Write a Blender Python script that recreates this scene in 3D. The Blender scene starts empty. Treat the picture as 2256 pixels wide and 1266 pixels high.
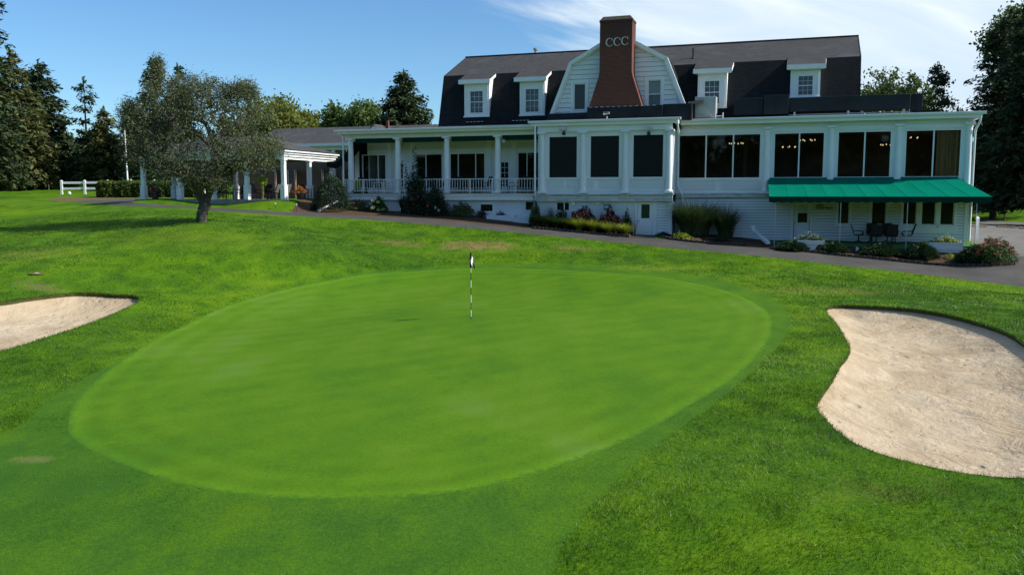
import bpy, math, random
import numpy as np
from mathutils import Vector
from mathutils.geometry import delaunay_2d_cdt

SC = bpy.context.scene
COL = SC.collection
RNG = np.random.default_rng(7)
random.seed(7)

# ------------------------------------------------------------------ camera model (photo pixels, 2256 x 1266)
FOC, HY, CZ = 1900.0, 430.0, 4.0
TILT = math.atan((633 - HY) / FOC)
CP = np.array([0, 0, CZ])
cF = np.array([0, math.cos(TILT), -math.sin(TILT)])
cU = np.array([0, math.sin(TILT), math.cos(TILT)])
cR = np.array([1.0, 0, 0])
def ray(px, py): return cF + (px - 1128) / FOC * cR + (633 - py) / FOC * cU
def at(px, py, Y):
    d = ray(px, py); return CP + d * (Y / d[1])
def onz(px, py, z):
    d = ray(px, py); return CP + d * ((z - CZ) / d[2])
# facade frame: u along the house front, v into the house, h up
FA = math.radians(18.7)
fU = np.array([math.cos(FA), -math.sin(FA), 0]); fV = np.array([math.sin(FA), math.cos(FA), 0])
FO = np.array([7.99, 52.0, 0]) + 1.2 * fV
def fac(px, py, v):
    d = ray(px, py); k = ((FO + v * fV - CP) @ fV) / (d @ fV); return CP + d * k
def fu(px, v, py=350.0): return float((fac(px, py, v) - FO) @ fU)
def fh(px, py, v): return float(fac(px, py, v)[2])
def b2w(u, v, h=0.0):
    p = FO + u * fU + v * fV; return np.array([p[0], p[1], h])

# ------------------------------------------------------------------ terrain
_ctl = []
def cy(px, py, Y): _ctl.append(at(px, py, Y))
def cz(px, py, z): _ctl.append(onz(px, py, z))
def cv(px, py, v): _ctl.append(fac(px, py, v))
for a in [(0,1200,-.25),(600,1266,-.25),(1200,1266,-.22),(1750,1200,-.12),(2256,1200,0),(600,1095,-.15),(160,940,-.2),(0,960,-.2),
          (1050,1075,-.12),(1420,950,-.05),(1700,700,.08),(1038,701,0),(868,706,-.15),(600,800,-.2),(1300,800,0),(1038,592,.5),(900,598,.45),
          (740,615,.32),(1250,595,.5),(1450,610,.4),(1600,640,.25),(400,720,-.2),(1836,672,.2),(2003,679,.25),(2155,709,.3),
          (2256,753,.3),(1799,890,0),(1869,770,.08),(2041,1026,.02),(2256,1053,.05),(1909,988,0),(2500,800,.4),(311,655,.35),
          (166,644,.45),(0,664,.4),(178,719,.1),(0,774,0),(-300,690,.4),(-330,800,0),(445,640,.3)]: cz(*a)
for a in [(445,560,38),(445,487,45),(100,600,33),(100,560,36.5),(100,500,46.5),(100,450,64),(250,520,41.5),(250,460,59),(0,415,95),
          (200,415,92),(0,430,80),(135,428,81),(-300,450,66),(-300,415,95),(-300,600,33),(700,560,40),(700,500,50),(850,540,45),
          (1040,560,43.8),(1040,540,46),(1040,520,48.4),(1250,560,44),(1450,575,43),(1600,590,41),(1750,620,37),(2000,640,35),
          (2256,690,28),(2256,650,34),(2200,600,41),(2200,500,60),(2250,485,72),(2200,470,85),(400,415,95)]: cy(*a)
P_NEAR = [(140,444.5),(159,445),(218,449),(260,453),(434,460),(480,465),(655,476),(780,482),(900,491),(980,498),(1065,505.5),(1150,513),(1200,518),(1300,528),
          (1420,540),(1450,543.7),(1600,557),(1720,569),(1850,584),(1956,595),(1980,598),(2147,619),(2256,632),(2420,652)]
P_FAR = [(292,447),(434,455.6),(480,458),(648,467),(680,468),(780,474),(900,480),(933,482),(1050,492),(1150,502),(1200,505.6),(1300,515),
         (1392,523.5),(1460,526),(1565,537),(1697,549),(1850,564),(1980,577),(2095,587),(2234,585)]
_fv = [-5,-5,-5,-4.4,-4,-3.6,-3.2,-3.1,-3,-3,-3,-3,-3,-3.2,-3.8,-4.6,-5,-5.2,-5.2,-5.2]
for (x, y), v in zip(P_FAR, _fv): cv(x, y, v)
for x, y in P_NEAR[3:-1]: cv(x, y, float(np.interp(x, [p[0] for p in P_FAR], _fv)) - 2.8)
for a in [(785,455,-.4),(1050,476,-.4),(1165,488,-.4),(1300,505,-1.2),(1420,518,-1.3),(1560,516,0),(1700,529,0),(1900,532,0),
          (2138,538,0),(1800,536,-2.3),(2100,545,-2.3),(316,439,-3.3),(626,442,-3.3),(735,441,0)]: cv(*a)
for u, v, z in [(-40,3,3.55),(-33,3,3.5),(-26,3,3.4),(-40,12,4.0),(-20,12,3.6),(0,14,3),(18,12,2.2),(30,6,1.9),(0,40,4.2),(30,40,3)]: _ctl.append(b2w(u, v, z))
for p in [(-300,400,5),(300,400,5),(0,400,5.5),(-120,100,4.9),(-150,40,3),(120,60,1.5),(120,100,3),(150,20,.5),(0,-40,-.5),(80,-40,-.3),
          (-80,-40,-.3),(-100,0,0),(100,0,0),(0,0,-.35),(-20,5,-.2),(20,5,0),(-60,60,3),(-60,30,.8),(50,30,.6),(300,0,1),(-300,0,2),(0,-300,0)]:
    _ctl.append(np.array(p, float))
_ctl = np.array(_ctl)
def _tps(r2): return np.where(r2 > 1e-9, r2 * np.log(r2 + 1e-12), 0.0)
_c2 = _ctl[:, :2] / 50.0
_n = len(_c2)
_K = _tps(((_c2[:, None] - _c2[None]) ** 2).sum(2)) + np.eye(_n) * 2e-4
_P = np.hstack([np.ones((_n, 1)), _c2])
_A = np.block([[_K, _P], [_P.T, np.zeros((3, 3))]])
_w = np.linalg.solve(_A, np.concatenate([_ctl[:, 2], np.zeros(3)]))
def terr(x, y):
    x = np.atleast_1d(np.asarray(x, float)); y = np.atleast_1d(np.asarray(y, float)); out = np.empty(len(x))
    for i in range(0, len(x), 20000):
        q = np.stack([x[i:i+20000], y[i:i+20000]], 1) / 50.0
        out[i:i+20000] = _tps(((q[:, None] - _c2[None]) ** 2).sum(2)) @ _w[:_n] + _w[_n] + q @ _w[_n+1:]
    return np.clip(out, -1.5, 7)
def tz(x, y): return float(terr(x, y)[0])
_YS = np.concatenate([np.arange(6, 60, .25), np.arange(60, 160, .8)])
def G(px, py):
    """ground point seen at a photo pixel"""
    d = ray(px, py); P = CP[None] + d[None] * (_YS / d[1])[:, None]
    below = P[:, 2] < terr(P[:, 0], P[:, 1])
    if not below.any(): return P[-1]
    i = int(np.argmax(below)); lo, hi = _YS[max(i-1, 0)], _YS[i]
    for _ in range(14):
        m = .5 * (lo + hi); p = CP + d * (m / d[1])
        if p[2] < tz(p[0], p[1]): hi = m
        else: lo = m
    p = CP + d * (hi / d[1]); p[2] = tz(p[0], p[1]); return p
def bedpt(px, py, need=.3):
    """ground point at a pixel, kept clear of the house wall; returns point and the pixel row of its foot"""
    p = G(px, py); d = p - FO; u, v = float(d @ fU), float(d @ fV)
    vm = None
    if -21.5 < u < -6.75: vm = -.36
    elif -6.75 <= u < 1.66: vm = -1.16
    elif 1.66 <= u < 17.7: vm = 0.0
    if vm is not None and -4 < v < 12 and v > vm - need:
        q = fac(px, py, vm - need); p = np.array([q[0], q[1], tz(q[0], q[1])])
    w = p - CP; return p, 633 - FOC * float(w @ cU) / float(w @ cF)
def scale_at(p): return FOC / float((np.asarray(p) - CP) @ cF)    # photo pixels per metre

# ------------------------------------------------------------------ object helpers
def link(o, parent=None):
    COL.objects.link(o)
    if parent is not None: o.parent = parent
    return o
def tag(o, label=None, cat=None, group=None, kind=None):
    if label: o['label'] = label
    if cat: o['category'] = cat
    if group: o['group'] = group
    if kind: o['kind'] = kind
    return o
def thing(name, label, cat, loc=(0, 0, 0), rz=0.0, group=None):
    o = bpy.data.objects.new(name, None); link(o); o.location = tuple(map(float, loc)); o.rotation_euler = (0, 0, rz)
    o.empty_display_size = .3
    return tag(o, label, cat, group, 'thing')
def dup(root, loc=None, rz=None, label=None, group=None, scale=None):
    r = root.copy(); COL.objects.link(r)
    if loc is not None: r.location = tuple(map(float, loc))
    if rz is not None: r.rotation_euler = (0, 0, rz)
    if scale is not None: r.scale = scale if hasattr(scale, '__len__') else (scale,) * 3
    if label: r['label'] = label
    if group: r['group'] = group
    for ch in list(root.children):
        c = ch.copy(); COL.objects.link(c); c.parent = r
        for g in list(ch.children):
            d = g.copy(); COL.objects.link(d); d.parent = c
    return r
class MB:
    def __init__(s): s.v, s.f, s.m = [], [], []
    def add(s, vs, fs, m=0):
        b = len(s.v); s.v += [tuple(map(float, p)) for p in vs]; s.f += [tuple(b + i for i in f) for f in fs]; s.m += [m] * len(fs); return s
    def quad(s, a, b, c, d, m=0): return s.add([a, b, c, d], [(0, 1, 2, 3)], m)
    def box(s, x0, x1, y0, y1, z0, z1, m=0):
        return s.add([(x0,y0,z0),(x1,y0,z0),(x1,y1,z0),(x0,y1,z0),(x0,y0,z1),(x1,y0,z1),(x1,y1,z1),(x0,y1,z1)],
                     [(0,3,2,1),(4,5,6,7),(0,1,5,4),(1,2,6,5),(2,3,7,6),(3,0,4,7)], m)
    def tube(s, pts, rad, n=6, m=0, cap=True):
        pts = [np.array(p, float) for p in pts]
        if not hasattr(rad, '__len__'): rad = [rad] * len(pts)
        vs = []; ref = None
        for i, p in enumerate(pts):
            d = pts[min(i+1, len(pts)-1)] - pts[max(i-1, 0)]; d = d / (np.linalg.norm(d) + 1e-9)
            if ref is None: ref = np.array([1.0, 0, 0]) if abs(d[0]) < .8 else np.array([0, 1.0, 0])
            a = np.cross(d, ref); a /= np.linalg.norm(a) + 1e-9; b = np.cross(d, a); ref = np.cross(a, d)
            vs += [p + rad[i] * (math.cos(t) * a + math.sin(t) * b) for t in [2 * math.pi * k / n for k in range(n)]]
        fs = [(i*n+k, i*n+(k+1) % n, (i+1)*n+(k+1) % n, (i+1)*n+k) for i in range(len(pts)-1) for k in range(n)]
        if cap: fs += [tuple(range(n-1, -1, -1)), tuple((len(pts)-1)*n+k for k in range(n))]
        return s.add(vs, fs, m)
    def lathe(s, prof, c=(0, 0, 0), n=16, m=0):
        vs = [(c[0]+r*math.cos(2*math.pi*k/n), c[1]+r*math.sin(2*math.pi*k/n), c[2]+z) for r, z in prof for k in range(n)]
        fs = [(i*n+k, i*n+(k+1) % n, (i+1)*n+(k+1) % n, (i+1)*n+k) for i in range(len(prof)-1) for k in range(n)]
        fs += [tuple(range(n-1, -1, -1)), tuple((len(prof)-1)*n+k for k in range(n))]
        return s.add(vs, fs, m)
    def prism(s, poly, lo, hi, T=None, m=0):
        T = T or (lambda a, b, c: (a, c, b)); n = len(poly)
        vs = [T(a, b, lo) for a, b in poly] + [T(a, b, hi) for a, b in poly]
        fs = [tuple(range(n)), tuple(range(2*n-1, n-1, -1))] + [(i, i+n, (i+1) % n + n, (i+1) % n) for i in range(n)]
        return s.add(vs, fs, m)
    def build(s, name, mats, parent=None, smooth=0, bevel=0.0):
        me = bpy.data.meshes.new(name); me.from_pydata(s.v, [], s.f)
        for mt in (mats if isinstance(mats, (list, tuple)) else [mats]): me.materials.append(mt)
        me.polygons.foreach_set('material_index', s.m)
        if smooth:
            me.polygons.foreach_set('use_smooth', [True] * len(s.f)); me.set_sharp_from_angle(angle=math.radians(smooth))
        me.update()
        o = link(bpy.data.objects.new(name, me), parent)
        if bevel:
            b = o.modifiers.new('bevel', 'BEVEL'); b.width = bevel; b.segments = 2; b.limit_method = 'ANGLE'
        return o
def build_split(mb, name, mats, parent=None, smooth=0):
    """every connected piece of the builder becomes a part of its own"""
    root = list(range(len(mb.v)))
    def find(i):
        while root[i] != i: root[i] = root[root[i]]; i = root[i]
        return i
    for f in mb.f:
        for i in f[1:]: root[find(i)] = find(f[0])
    groups = {}
    for k, f in enumerate(mb.f): groups.setdefault(find(f[0]), []).append(k)
    out = []
    for fs in groups.values():
        ids = sorted({i for k in fs for i in mb.f[k]}); mp = {i: j for j, i in enumerate(ids)}; q = MB(); q.v = [mb.v[i] for i in ids]; q.f = [tuple(mp[i] for i in mb.f[k]) for k in fs]; q.m = [mb.m[k] for k in fs]
        out.append(q.build(name, mats, parent, smooth))
    return out
def np_mesh(name, V, k, mat, parent=None, mi=None, smooth=False):
    """mesh of loose k-gons from an array of vertices"""
    V = np.ascontiguousarray(np.asarray(V, np.float32).reshape(-1, 3)); n = len(V) // k
    me = bpy.data.meshes.new(name); me.vertices.add(len(V)); me.vertices.foreach_set('co', V.ravel())
    me.loops.add(n * k); me.loops.foreach_set('vertex_index', np.arange(n * k, dtype=np.int32))
    me.polygons.add(n); me.polygons.foreach_set('loop_start', np.arange(0, n * k, k, dtype=np.int32))
    try: me.polygons.foreach_set('loop_total', np.full(n, k, dtype=np.int32))
    except Exception: pass
    for m in (mat if isinstance(mat, (list, tuple)) else [mat]): me.materials.append(m)
    if mi is not None: me.polygons.foreach_set('material_index', np.asarray(mi, np.int32))
    if smooth: me.polygons.foreach_set('use_smooth', np.ones(n, bool))
    me.update(calc_edges=True); me.validate()
    return link(bpy.data.objects.new(name, me), parent)

# ------------------------------------------------------------------ materials
def nd(nt, t, ins=None, **props):
    n = nt.nodes.new(t)
    for k, v in props.items(): setattr(n, k, v)
    for k, v in (ins or {}).items():
        s = n.inputs[k]
        if isinstance(v, bpy.types.NodeSocket): nt.links.new(v, s)
        else: s.default_value = v
    return n
def c4(c): return (c[0], c[1], c[2], 1.0) if hasattr(c, '__len__') else (c, c, c, 1.0)
def new_mat(name):
    m = bpy.data.materials.new(name); m.use_nodes = True; nt = m.node_tree; nt.nodes.clear()
    out = nd(nt, 'ShaderNodeOutputMaterial'); return m, nt, out
def mixc(nt, f, a, b):
    n = nd(nt, 'ShaderNodeMix', data_type='RGBA')
    for s, v in ((n.inputs[0], f), (n.inputs[6], a), (n.inputs[7], b)):
        if isinstance(v, bpy.types.NodeSocket): nt.links.new(v, s)
        else: s.default_value = v
    return n.outputs[2]
def mth(nt, op, a, b=0.0, c=0.0, clamp=False):
    n = nd(nt, 'ShaderNodeMath', {0: a, 1: b, 2: c}, operation=op); n.use_clamp = clamp; return n.outputs[0]
def ramp(nt, f, stops):
    n = nd(nt, 'ShaderNodeValToRGB', {0: f}); e = n.color_ramp.elements
    while len(e) < len(stops): e.new(0.5)
    for i, (p, c) in enumerate(stops): e[i].position = p; e[i].color = c4(c)
    return n.outputs[0]
def sstep(nt, x, a, b):
    return nd(nt, 'ShaderNodeMapRange', {0: x, 1: a, 2: b, 3: 0.0, 4: 1.0}, interpolation_type='SMOOTHSTEP').outputs[0]
def coord(nt, scale=(1, 1, 1), which='Object', rot=(0, 0, 0)):
    tc = nd(nt, 'ShaderNodeTexCoord')
    return nd(nt, 'ShaderNodeMapping', {0: tc.outputs[which], 'Scale': scale, 'Rotation': rot}).outputs[0]
def noise(nt, vec, scale, detail=4.0, rough=.55, dist=0.0, out=0):
    return nd(nt, 'ShaderNodeTexNoise', {'Vector': vec, 'Scale': scale, 'Detail': detail, 'Roughness': rough, 'Distortion': dist}).outputs[out]
def bump(nt, h, strength=.3, dist=.02): return nd(nt, 'ShaderNodeBump', {'Strength': strength, 'Distance': dist, 'Height': h}).outputs[0]
def princ(nt, out, col, rough=.6, spec=.3, normal=None, metal=0.0, **kw):
    ins = {'Base Color': col if isinstance(col, bpy.types.NodeSocket) else c4(col), 'Roughness': rough, 'Specular IOR Level': spec, 'Metallic': metal}
    if normal is not None: ins['Normal'] = normal
    ins.update(kw)
    p = nd(nt, 'ShaderNodeBsdfPrincipled', ins); nt.links.new(p.outputs[0], out.inputs[0]); return p
def noisy(name, c1, c2, scale=3.0, rough=.6, spec=.3, bs=0.0, bd=.02, bscale=40.0, metal=0.0, stretch=(1, 1, 1), lo=.3, hi=.7):
    m, nt, out = new_mat(name); v = coord(nt, stretch)
    f = noise(nt, v, scale, 6)
    col = ramp(nt, f, [(lo, c1), (hi, c2)])
    nrm = bump(nt, noise(nt, v, bscale, 4), bs, bd) if bs else None
    princ(nt, out, col, rough, spec, nrm, metal); return m
def leafmat(name, cols, trans=.35, rough=.55, spec=.25, nscale=.6, tint=None):
    """leaf colours vary leaf by leaf and in broad clumps"""
    m, nt, out = new_mat(name)
    r = nd(nt, 'ShaderNodeNewGeometry').outputs['Random Per Island']
    f = mth(nt, 'ADD', mth(nt, 'MULTIPLY', r, .6), mth(nt, 'MULTIPLY', noise(nt, coord(nt), nscale, 2), .8))
    n = len(cols); col = ramp(nt, mth(nt, 'SUBTRACT', f, .25), [(i / (n - 1), c) for i, c in enumerate(cols)])
    p = nd(nt, 'ShaderNodeBsdfPrincipled', {'Base Color': col, 'Roughness': rough, 'Specular IOR Level': spec})
    t = nd(nt, 'ShaderNodeBsdfTranslucent', {0: mixc(nt, .5, col, c4(tint)) if tint else col})
    mx = nd(nt, 'ShaderNodeMixShader', {0: trans, 1: p.outputs[0], 2: t.outputs[0]}); nt.links.new(mx.outputs[0], out.inputs[0]); return m

class M: pass
def turf(name, cols, dry=True, rough_=.75, bs=.5, bscale=60.0, mid=1.4, fine=30.0, spec=.04, finek=.35, trans=0.0, ring=False, rim=None, span=(.37, .27), speck=.12, straw=0.0):
    """mown grass: broad patches, mid mottling, fine grain; a scorched area on the bank"""
    m, nt, out = new_mat(name); v = coord(nt)
    broad = noise(nt, coord(nt, (.16, .11, .1)), 1.0, 3, .5)
    midn = noise(nt, coord(nt, (.85, .55, .5)), mid, 5, .6)
    fin = noise(nt, v, fine, 3, .7)
    f = mth(nt, 'ADD', mth(nt, 'MULTIPLY', broad, .5), mth(nt, 'MULTIPLY', midn, .5))
    f = mth(nt, 'ADD', f, mth(nt, 'MULTIPLY', mth(nt, 'SUBTRACT', fin, .5), finek))
    f = mth(nt, 'ADD', f, mth(nt, 'MULTIPLY', mth(nt, 'SUBTRACT', noise(nt, v, 4.5, 4, .65), .5), speck))
    n = len(cols); col = ramp(nt, f, [(span[0] + span[1] * i / (n - 1), c) for i, c in enumerate(cols)])
    if straw:
        ri = nd(nt, 'ShaderNodeNewGeometry').outputs['Random Per Island']
        col = mixc(nt, mth(nt, 'MULTIPLY', sstep(nt, ri, 1 - straw, 1 - straw + .01), .7), col, c4((.24, .20, .085))); col = mixc(nt, mth(nt, 'MULTIPLY', sstep(nt, ri, .16, .0), .45), col, c4((.03, .085, .012)))
    if dry:
        tc = nd(nt, 'ShaderNodeTexCoord').outputs['Object']
        def blot(p, rx, ry, amt):
            s = nd(nt, 'ShaderNodeVectorMath', {0: tc, 1: (float(p[0]), float(p[1]), 0)}, operation='SUBTRACT').outputs[0]
            s = nd(nt, 'ShaderNodeVectorMath', {0: s, 1: (1 / rx, 1 / ry, 0)}, operation='MULTIPLY').outputs[0]
            l = nd(nt, 'ShaderNodeVectorMath', {0: s}, operation='LENGTH').outputs['Value']
            g = mth(nt, 'SUBTRACT', 1.0, l, clamp=True)
            nn = noise(nt, coord(nt, (1, .6, 1)), 1.9, 6, .7)
            return mth(nt, 'MULTIPLY', sstep(nt, mth(nt, 'ADD', mth(nt, 'MULTIPLY', g, .55), mth(nt, 'SUBTRACT', nn, .5)), .22, .55), amt)
        for p, rx, ry, amt, c in BLOTS: col = mixc(nt, blot(p, rx, ry, amt), col, c4(c))
    if ring:
        e = nd(nt, 'ShaderNodeAttribute', attribute_name='edge').outputs['Fac']
        w = mth(nt, 'SINE', mth(nt, 'MULTIPLY', mth(nt, 'ADD', e, mth(nt, 'MULTIPLY', noise(nt, v, .8, 2), .3)), 8.5))
        w = mth(nt, 'MULTIPLY', mth(nt, 'MULTIPLY', w, .055), mth(nt, 'SUBTRACT', 1.0, sstep(nt, e, .9, 2.4)))
        w = mth(nt, 'ADD', w, mth(nt, 'MULTIPLY', mth(nt, 'SUBTRACT', 1.0, sstep(nt, e, .05, .5)), .10))
        sv = nd(nt, 'ShaderNodeSeparateXYZ', {0: coord(nt, (1, 1, 1), rot=(0, 0, .95))}).outputs[0]
        st = mth(nt, 'SINE', mth(nt, 'MULTIPLY', mth(nt, 'ADD', sv, mth(nt, 'MULTIPLY', noise(nt, v, .25, 2), .5)), 5.6)); w = mth(nt, 'ADD', w, mth(nt, 'MULTIPLY', st, .03))
        sp = sstep(nt, noise(nt, v, 7.0, 3, .6), .68, .74); w = mth(nt, 'SUBTRACT', w, mth(nt, 'MULTIPLY', sp, .10))
        col = nd(nt, 'ShaderNodeHueSaturation', {'Value': mth(nt, 'ADD', 1.0, w), 'Color': col}).outputs[0]
        if rim: col = mixc(nt, sstep(nt, mth(nt, 'ADD', e, mth(nt, 'MULTIPLY', mth(nt, 'SUBTRACT', noise(nt, v, 9, 4, .7), .5), .5)), -.03, .15), c4(rim), col)
    h = mth(nt, 'ADD', noise(nt, v, bscale, 3, .7), mth(nt, 'MULTIPLY', midn, .6))
    nrm = bump(nt, h, bs, .03)
    p = nd(nt, 'ShaderNodeBsdfPrincipled', {'Base Color': col, 'Roughness': rough_, 'Specular IOR Level': spec, 'Normal': nrm})
    sh = p.outputs[0]
    if trans:
        t = nd(nt, 'ShaderNodeBsdfTranslucent', {0: col}); sh = nd(nt, 'ShaderNodeMixShader', {0: trans, 1: sh, 2: t.outputs[0]}).outputs[0]
    nt.links.new(sh, out.inputs[0]); return m
# ------------------------------------------------------------------ colour definitions
BLOTS = [(G(1050, 541), 4.6, 2.6, 1.0, (.21, .155, .06)), (G(880, 536), 3.2, 1.8, .75, (.17, .13, .05)), (G(90, 632), 2.2, 1.2, .4, (.2, .17, .07)),
         (G(60, 560), 5, 4, .35, (.19, .19, .03)), (G(1820, 640), 6, 3, .5, (.16, .17, .03)), (G(1980, 700), 3, 3, .5, (.2, .2, .04)),
         (G(70, 1010), .9, .4, .4, (.22, .21, .08)), (G(420, 520), 9, 5, .3, (.15, .19, .02)), (G(1250, 548), 3, 2, .6, (.16, .15, .04)),
         (G(1950, 1080), 2.2, 1.2, .2, (.16, .15, .04)), (G(1450, 590), 5, 2, .5, (.17, .2, .03))]
ROUGH_COLS = [(.029, .078, .005), (.047, .117, .005), (.071, .154, .005), (.110, .190, .007)]
M.rough = turf('rough_turf', ROUGH_COLS, bs=.35, bscale=26, fine=16, finek=.45)
M.blade = turf('grass_blades', [(.033, .094, .004), (.056, .143, .004), (.086, .188, .004), (.128, .220, .006)], bs=0.0, fine=9, straw=.05, rough_=.45, spec=.28, finek=.45, trans=.3)
M.apron = turf('apron_turf', [(.037, .106, .011), (.048, .126, .011), (.060, .144, .009), (.078, .164, .008)], bs=.7, bscale=40, fine=19, finek=.7, speck=.2)
M.green = turf('green_turf', [(.052, .133, .008), (.065, .152, .007), (.080, .168, .007), (.089, .175, .022)], dry=False, bs=.3, bscale=40, fine=19, mid=.75, finek=.5, speck=.16, ring=True, rim=(.050, .132, .010))
def sand_mat():
    m, nt, out = new_mat('bunker_sand'); v = coord(nt)
    a = noise(nt, coord(nt, (.8, .6, .6), rot=(0, 0, .5)), .9, 7, .62, .9); f = noise(nt, v, 34, 4, .7); g = noise(nt, coord(nt, (1.1, .8, 1)), 6, 5, .6, .8)
    col = ramp(nt, mth(nt, 'ADD', mth(nt, 'MULTIPLY', a, .75), mth(nt, 'MULTIPLY', f, .25)), [(.32, (.34, .255, .158)), (.5, (.435, .343, .23)), (.64, (.51, .415, .298))])
    sp = sstep(nt, noise(nt, coord(nt, (1, 2.2, 1)), 16, 2, .5), .68, .76); col = mixc(nt, mth(nt, 'MULTIPLY', sp, .45), col, c4((.2, .14, .08)))
    rk = nd(nt, 'ShaderNodeTexWave', {'Vector': coord(nt, (1, 1, 1), rot=(0, 0, .5)), 'Scale': 5.5, 'Distortion': 9.0, 'Detail': 4.0, 'Detail Scale': .5}).outputs['Fac']
    rk = mth(nt, 'MULTIPLY', rk, sstep(nt, noise(nt, v, .5, 2), .45, .6))
    dm = nd(nt, 'ShaderNodeTexVoronoi', {'Vector': coord(nt, (1, 1, .2)), 'Scale': 2.3, 'Randomness': 1.0}, feature='SMOOTH_F1').outputs[0]
    dm = mth(nt, 'MULTIPLY', sstep(nt, dm, .05, .22), sstep(nt, noise(nt, v, .35, 2), .42, .6))
    g2 = noise(nt, coord(nt, (1, .8, 1), rot=(0, 0, .6)), 1.5, 6, .6, .5)
    h = mth(nt, 'ADD', mth(nt, 'ADD', mth(nt, 'MULTIPLY', g, .55), mth(nt, 'MULTIPLY', g2, 2.1)), mth(nt, 'ADD', mth(nt, 'MULTIPLY', f, .18), mth(nt, 'ADD', mth(nt, 'MULTIPLY', rk, .0), mth(nt, 'MULTIPLY', dm, .8))))
    princ(nt, out, col, .9, .1, bump(nt, h, .72, .085)); return m
M.sand = sand_mat()
M.lip = noisy('bunker_lip_soil', (.035, .05, .012), (.09, .085, .03), 9, .9, .1, .8, .03, 50)
def asphalt_mat():
    m, nt, out = new_mat('asphalt'); v = coord(nt)
    a = noise(nt, v, .7, 5, .6); f = noise(nt, v, 60, 3, .8)
    col = ramp(nt, mth(nt, 'ADD', mth(nt, 'MULTIPLY', a, .6), mth(nt, 'MULTIPLY', f, .4)), [(.3, (.045, .043, .040)), (.5, (.063, .060, .055)), (.7, (.090, .085, .077))])
    cr = nd(nt, 'ShaderNodeTexVoronoi', {'Vector': coord(nt, (.35, .35, .35)), 'Scale': 1.0}, feature='DISTANCE_TO_EDGE').outputs[0]
    ck = mth(nt, 'SUBTRACT', 1.0, sstep(nt, cr, 0.0, .012)); ck = mth(nt, 'MULTIPLY', ck, sstep(nt, noise(nt, v, .4, 2), .5, .6))
    col = mixc(nt, mth(nt, 'MULTIPLY', ck, .6), col, c4(.025))
    princ(nt, out, col, .85, .25, bump(nt, f, .35, .01)); return m
M.asphalt = asphalt_mat()
M.oldasphalt = noisy('old_asphalt', (.105, .101, .095), (.155, .15, .14), 1.5, .9, .2, .4, .01, 50)
M.mulch = noisy('mulch', (.045, .028, .018), (.16, .10, .062), 26, .95, .1, 1.0, .05, 40, lo=.35, hi=.68)
M.soil = noisy('bare_soil', (.09, .06, .035), (.17, .12, .06), 3, .95, .1, .8, .04, 20)
M.carpet = noisy('green_carpet', (.05, .15, .05), (.075, .2, .06), 8, .95, .1, .3, .01, 90)

# ------------------------------------------------------------------ ground plan: outlines
def smooth_loop(p, step):
    p = np.asarray(p, float)[:, :2]; n = len(p); out = []
    for i in range(n):
        a, b, c, d = p[i-1], p[i], p[(i+1) % n], p[(i+2) % n]
        k = max(1, int(np.linalg.norm(c - b) / step))
        for t in np.arange(k) / k:
            out.append(.5 * ((2*b) + (-a+c)*t + (2*a-5*b+4*c-d)*t*t + (-a+3*b-3*c+d)*t**3))
    return np.array(out)
def line_loop(p, step):
    p = np.asarray(p, float)[:, :2]; out = []
    for b, c in zip(p, np.roll(p, -1, 0)):
        k = max(1, int(np.linalg.norm(c - b) / step)); out += [b + (c - b) * t for t in np.arange(k) / k]
    return np.array(out)
GP = lambda L: [G(*q) for q in L]
def dens(L, st=18):
    out = []
    for a, b in zip(L[:-1], L[1:]):
        k = max(1, int(math.hypot(b[0]-a[0], b[1]-a[1]) / st)); out += [(a[0]+(b[0]-a[0])*i/k, a[1]+(b[1]-a[1])*i/k) for i in range(k)]
    return out + [L[-1]]
green_px = [(150,940),(170,880),(260,800),(400,720),(560,655),(740,615),(900,598),(1040,591),(1250,595),(1450,610),(1600,640),(1685,680),(1702,720),(1680,770),
            (1620,830),(1540,880),(1420,950),(1250,1020),(1050,1075),(900,1092),(700,1098),(550,1090),(400,1065),(280,1025),(200,990),(160,962)]
apron_px = [(0,955),(120,875),(250,800),(480,690),(600,646),(700,619),(850,596),(1050,582),(1300,584),(1450,596),(1600,620),(1700,655),(1736,690),(1735,730),(1690,790),
            (1600,868),(1500,942),(1400,1020),(1290,1130),(1240,1200),(1215,1266)]
apron_w = GP(apron_px) + [np.array(q + (0,)) for q in [(.05, 8.6), (-.4, 7.0), (-3, 4.5), (-8, 4.5), (-13, 7.5), (-13.5, 11.5), (-10.8, 14.0)]]
bunkR_px = [(1819,684),(1836,672),(1916,673),(2003,679),(2079,690),(2155,709),(2212,728),(2256,753),(2330,800),(2390,870),(2410,950),(2370,1030),(2300,1052),(2256,1053),
            (2193,1050),(2117,1041),(2041,1026),(1965,1007),(1909,988),(1871,969),(1833,939),(1799,899),(1799,882),(1814,859),(1833,832),(1852,798),(1868,779),(1869,762),(1859,741),(1840,711)]
bunkL_px = [(311,655),(306,664),(284,676),(237,697),(178,719),(118,738),(59,757),(0,774),(-80,797),(-200,812),(-330,800),(-380,745),(-300,695),(-150,672),(0,664),
            (47,657),(118,648),(166,644),(213,645),(261,648),(299,650)]
path_w = GP(dens(P_NEAR[:-1])) + [b2w(24, -11), b2w(27, -8), G(2300, 560)] + [b2w(21.5, -3.0), b2w(18.9, -3.2)] + GP(dens(P_FAR[::-1])) + [G(310, 436.8), G(230, 440.5)]
lot_w = [b2w(18.9, -3.2), b2w(21.5, -3.0), b2w(24, -8), b2w(27, -8), b2w(40, 0)] + [G(2256, 490), G(2200, 487), G(2150, 481), b2w(21, 17), b2w(18.2, 14), b2w(18.0, 1)]
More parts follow.
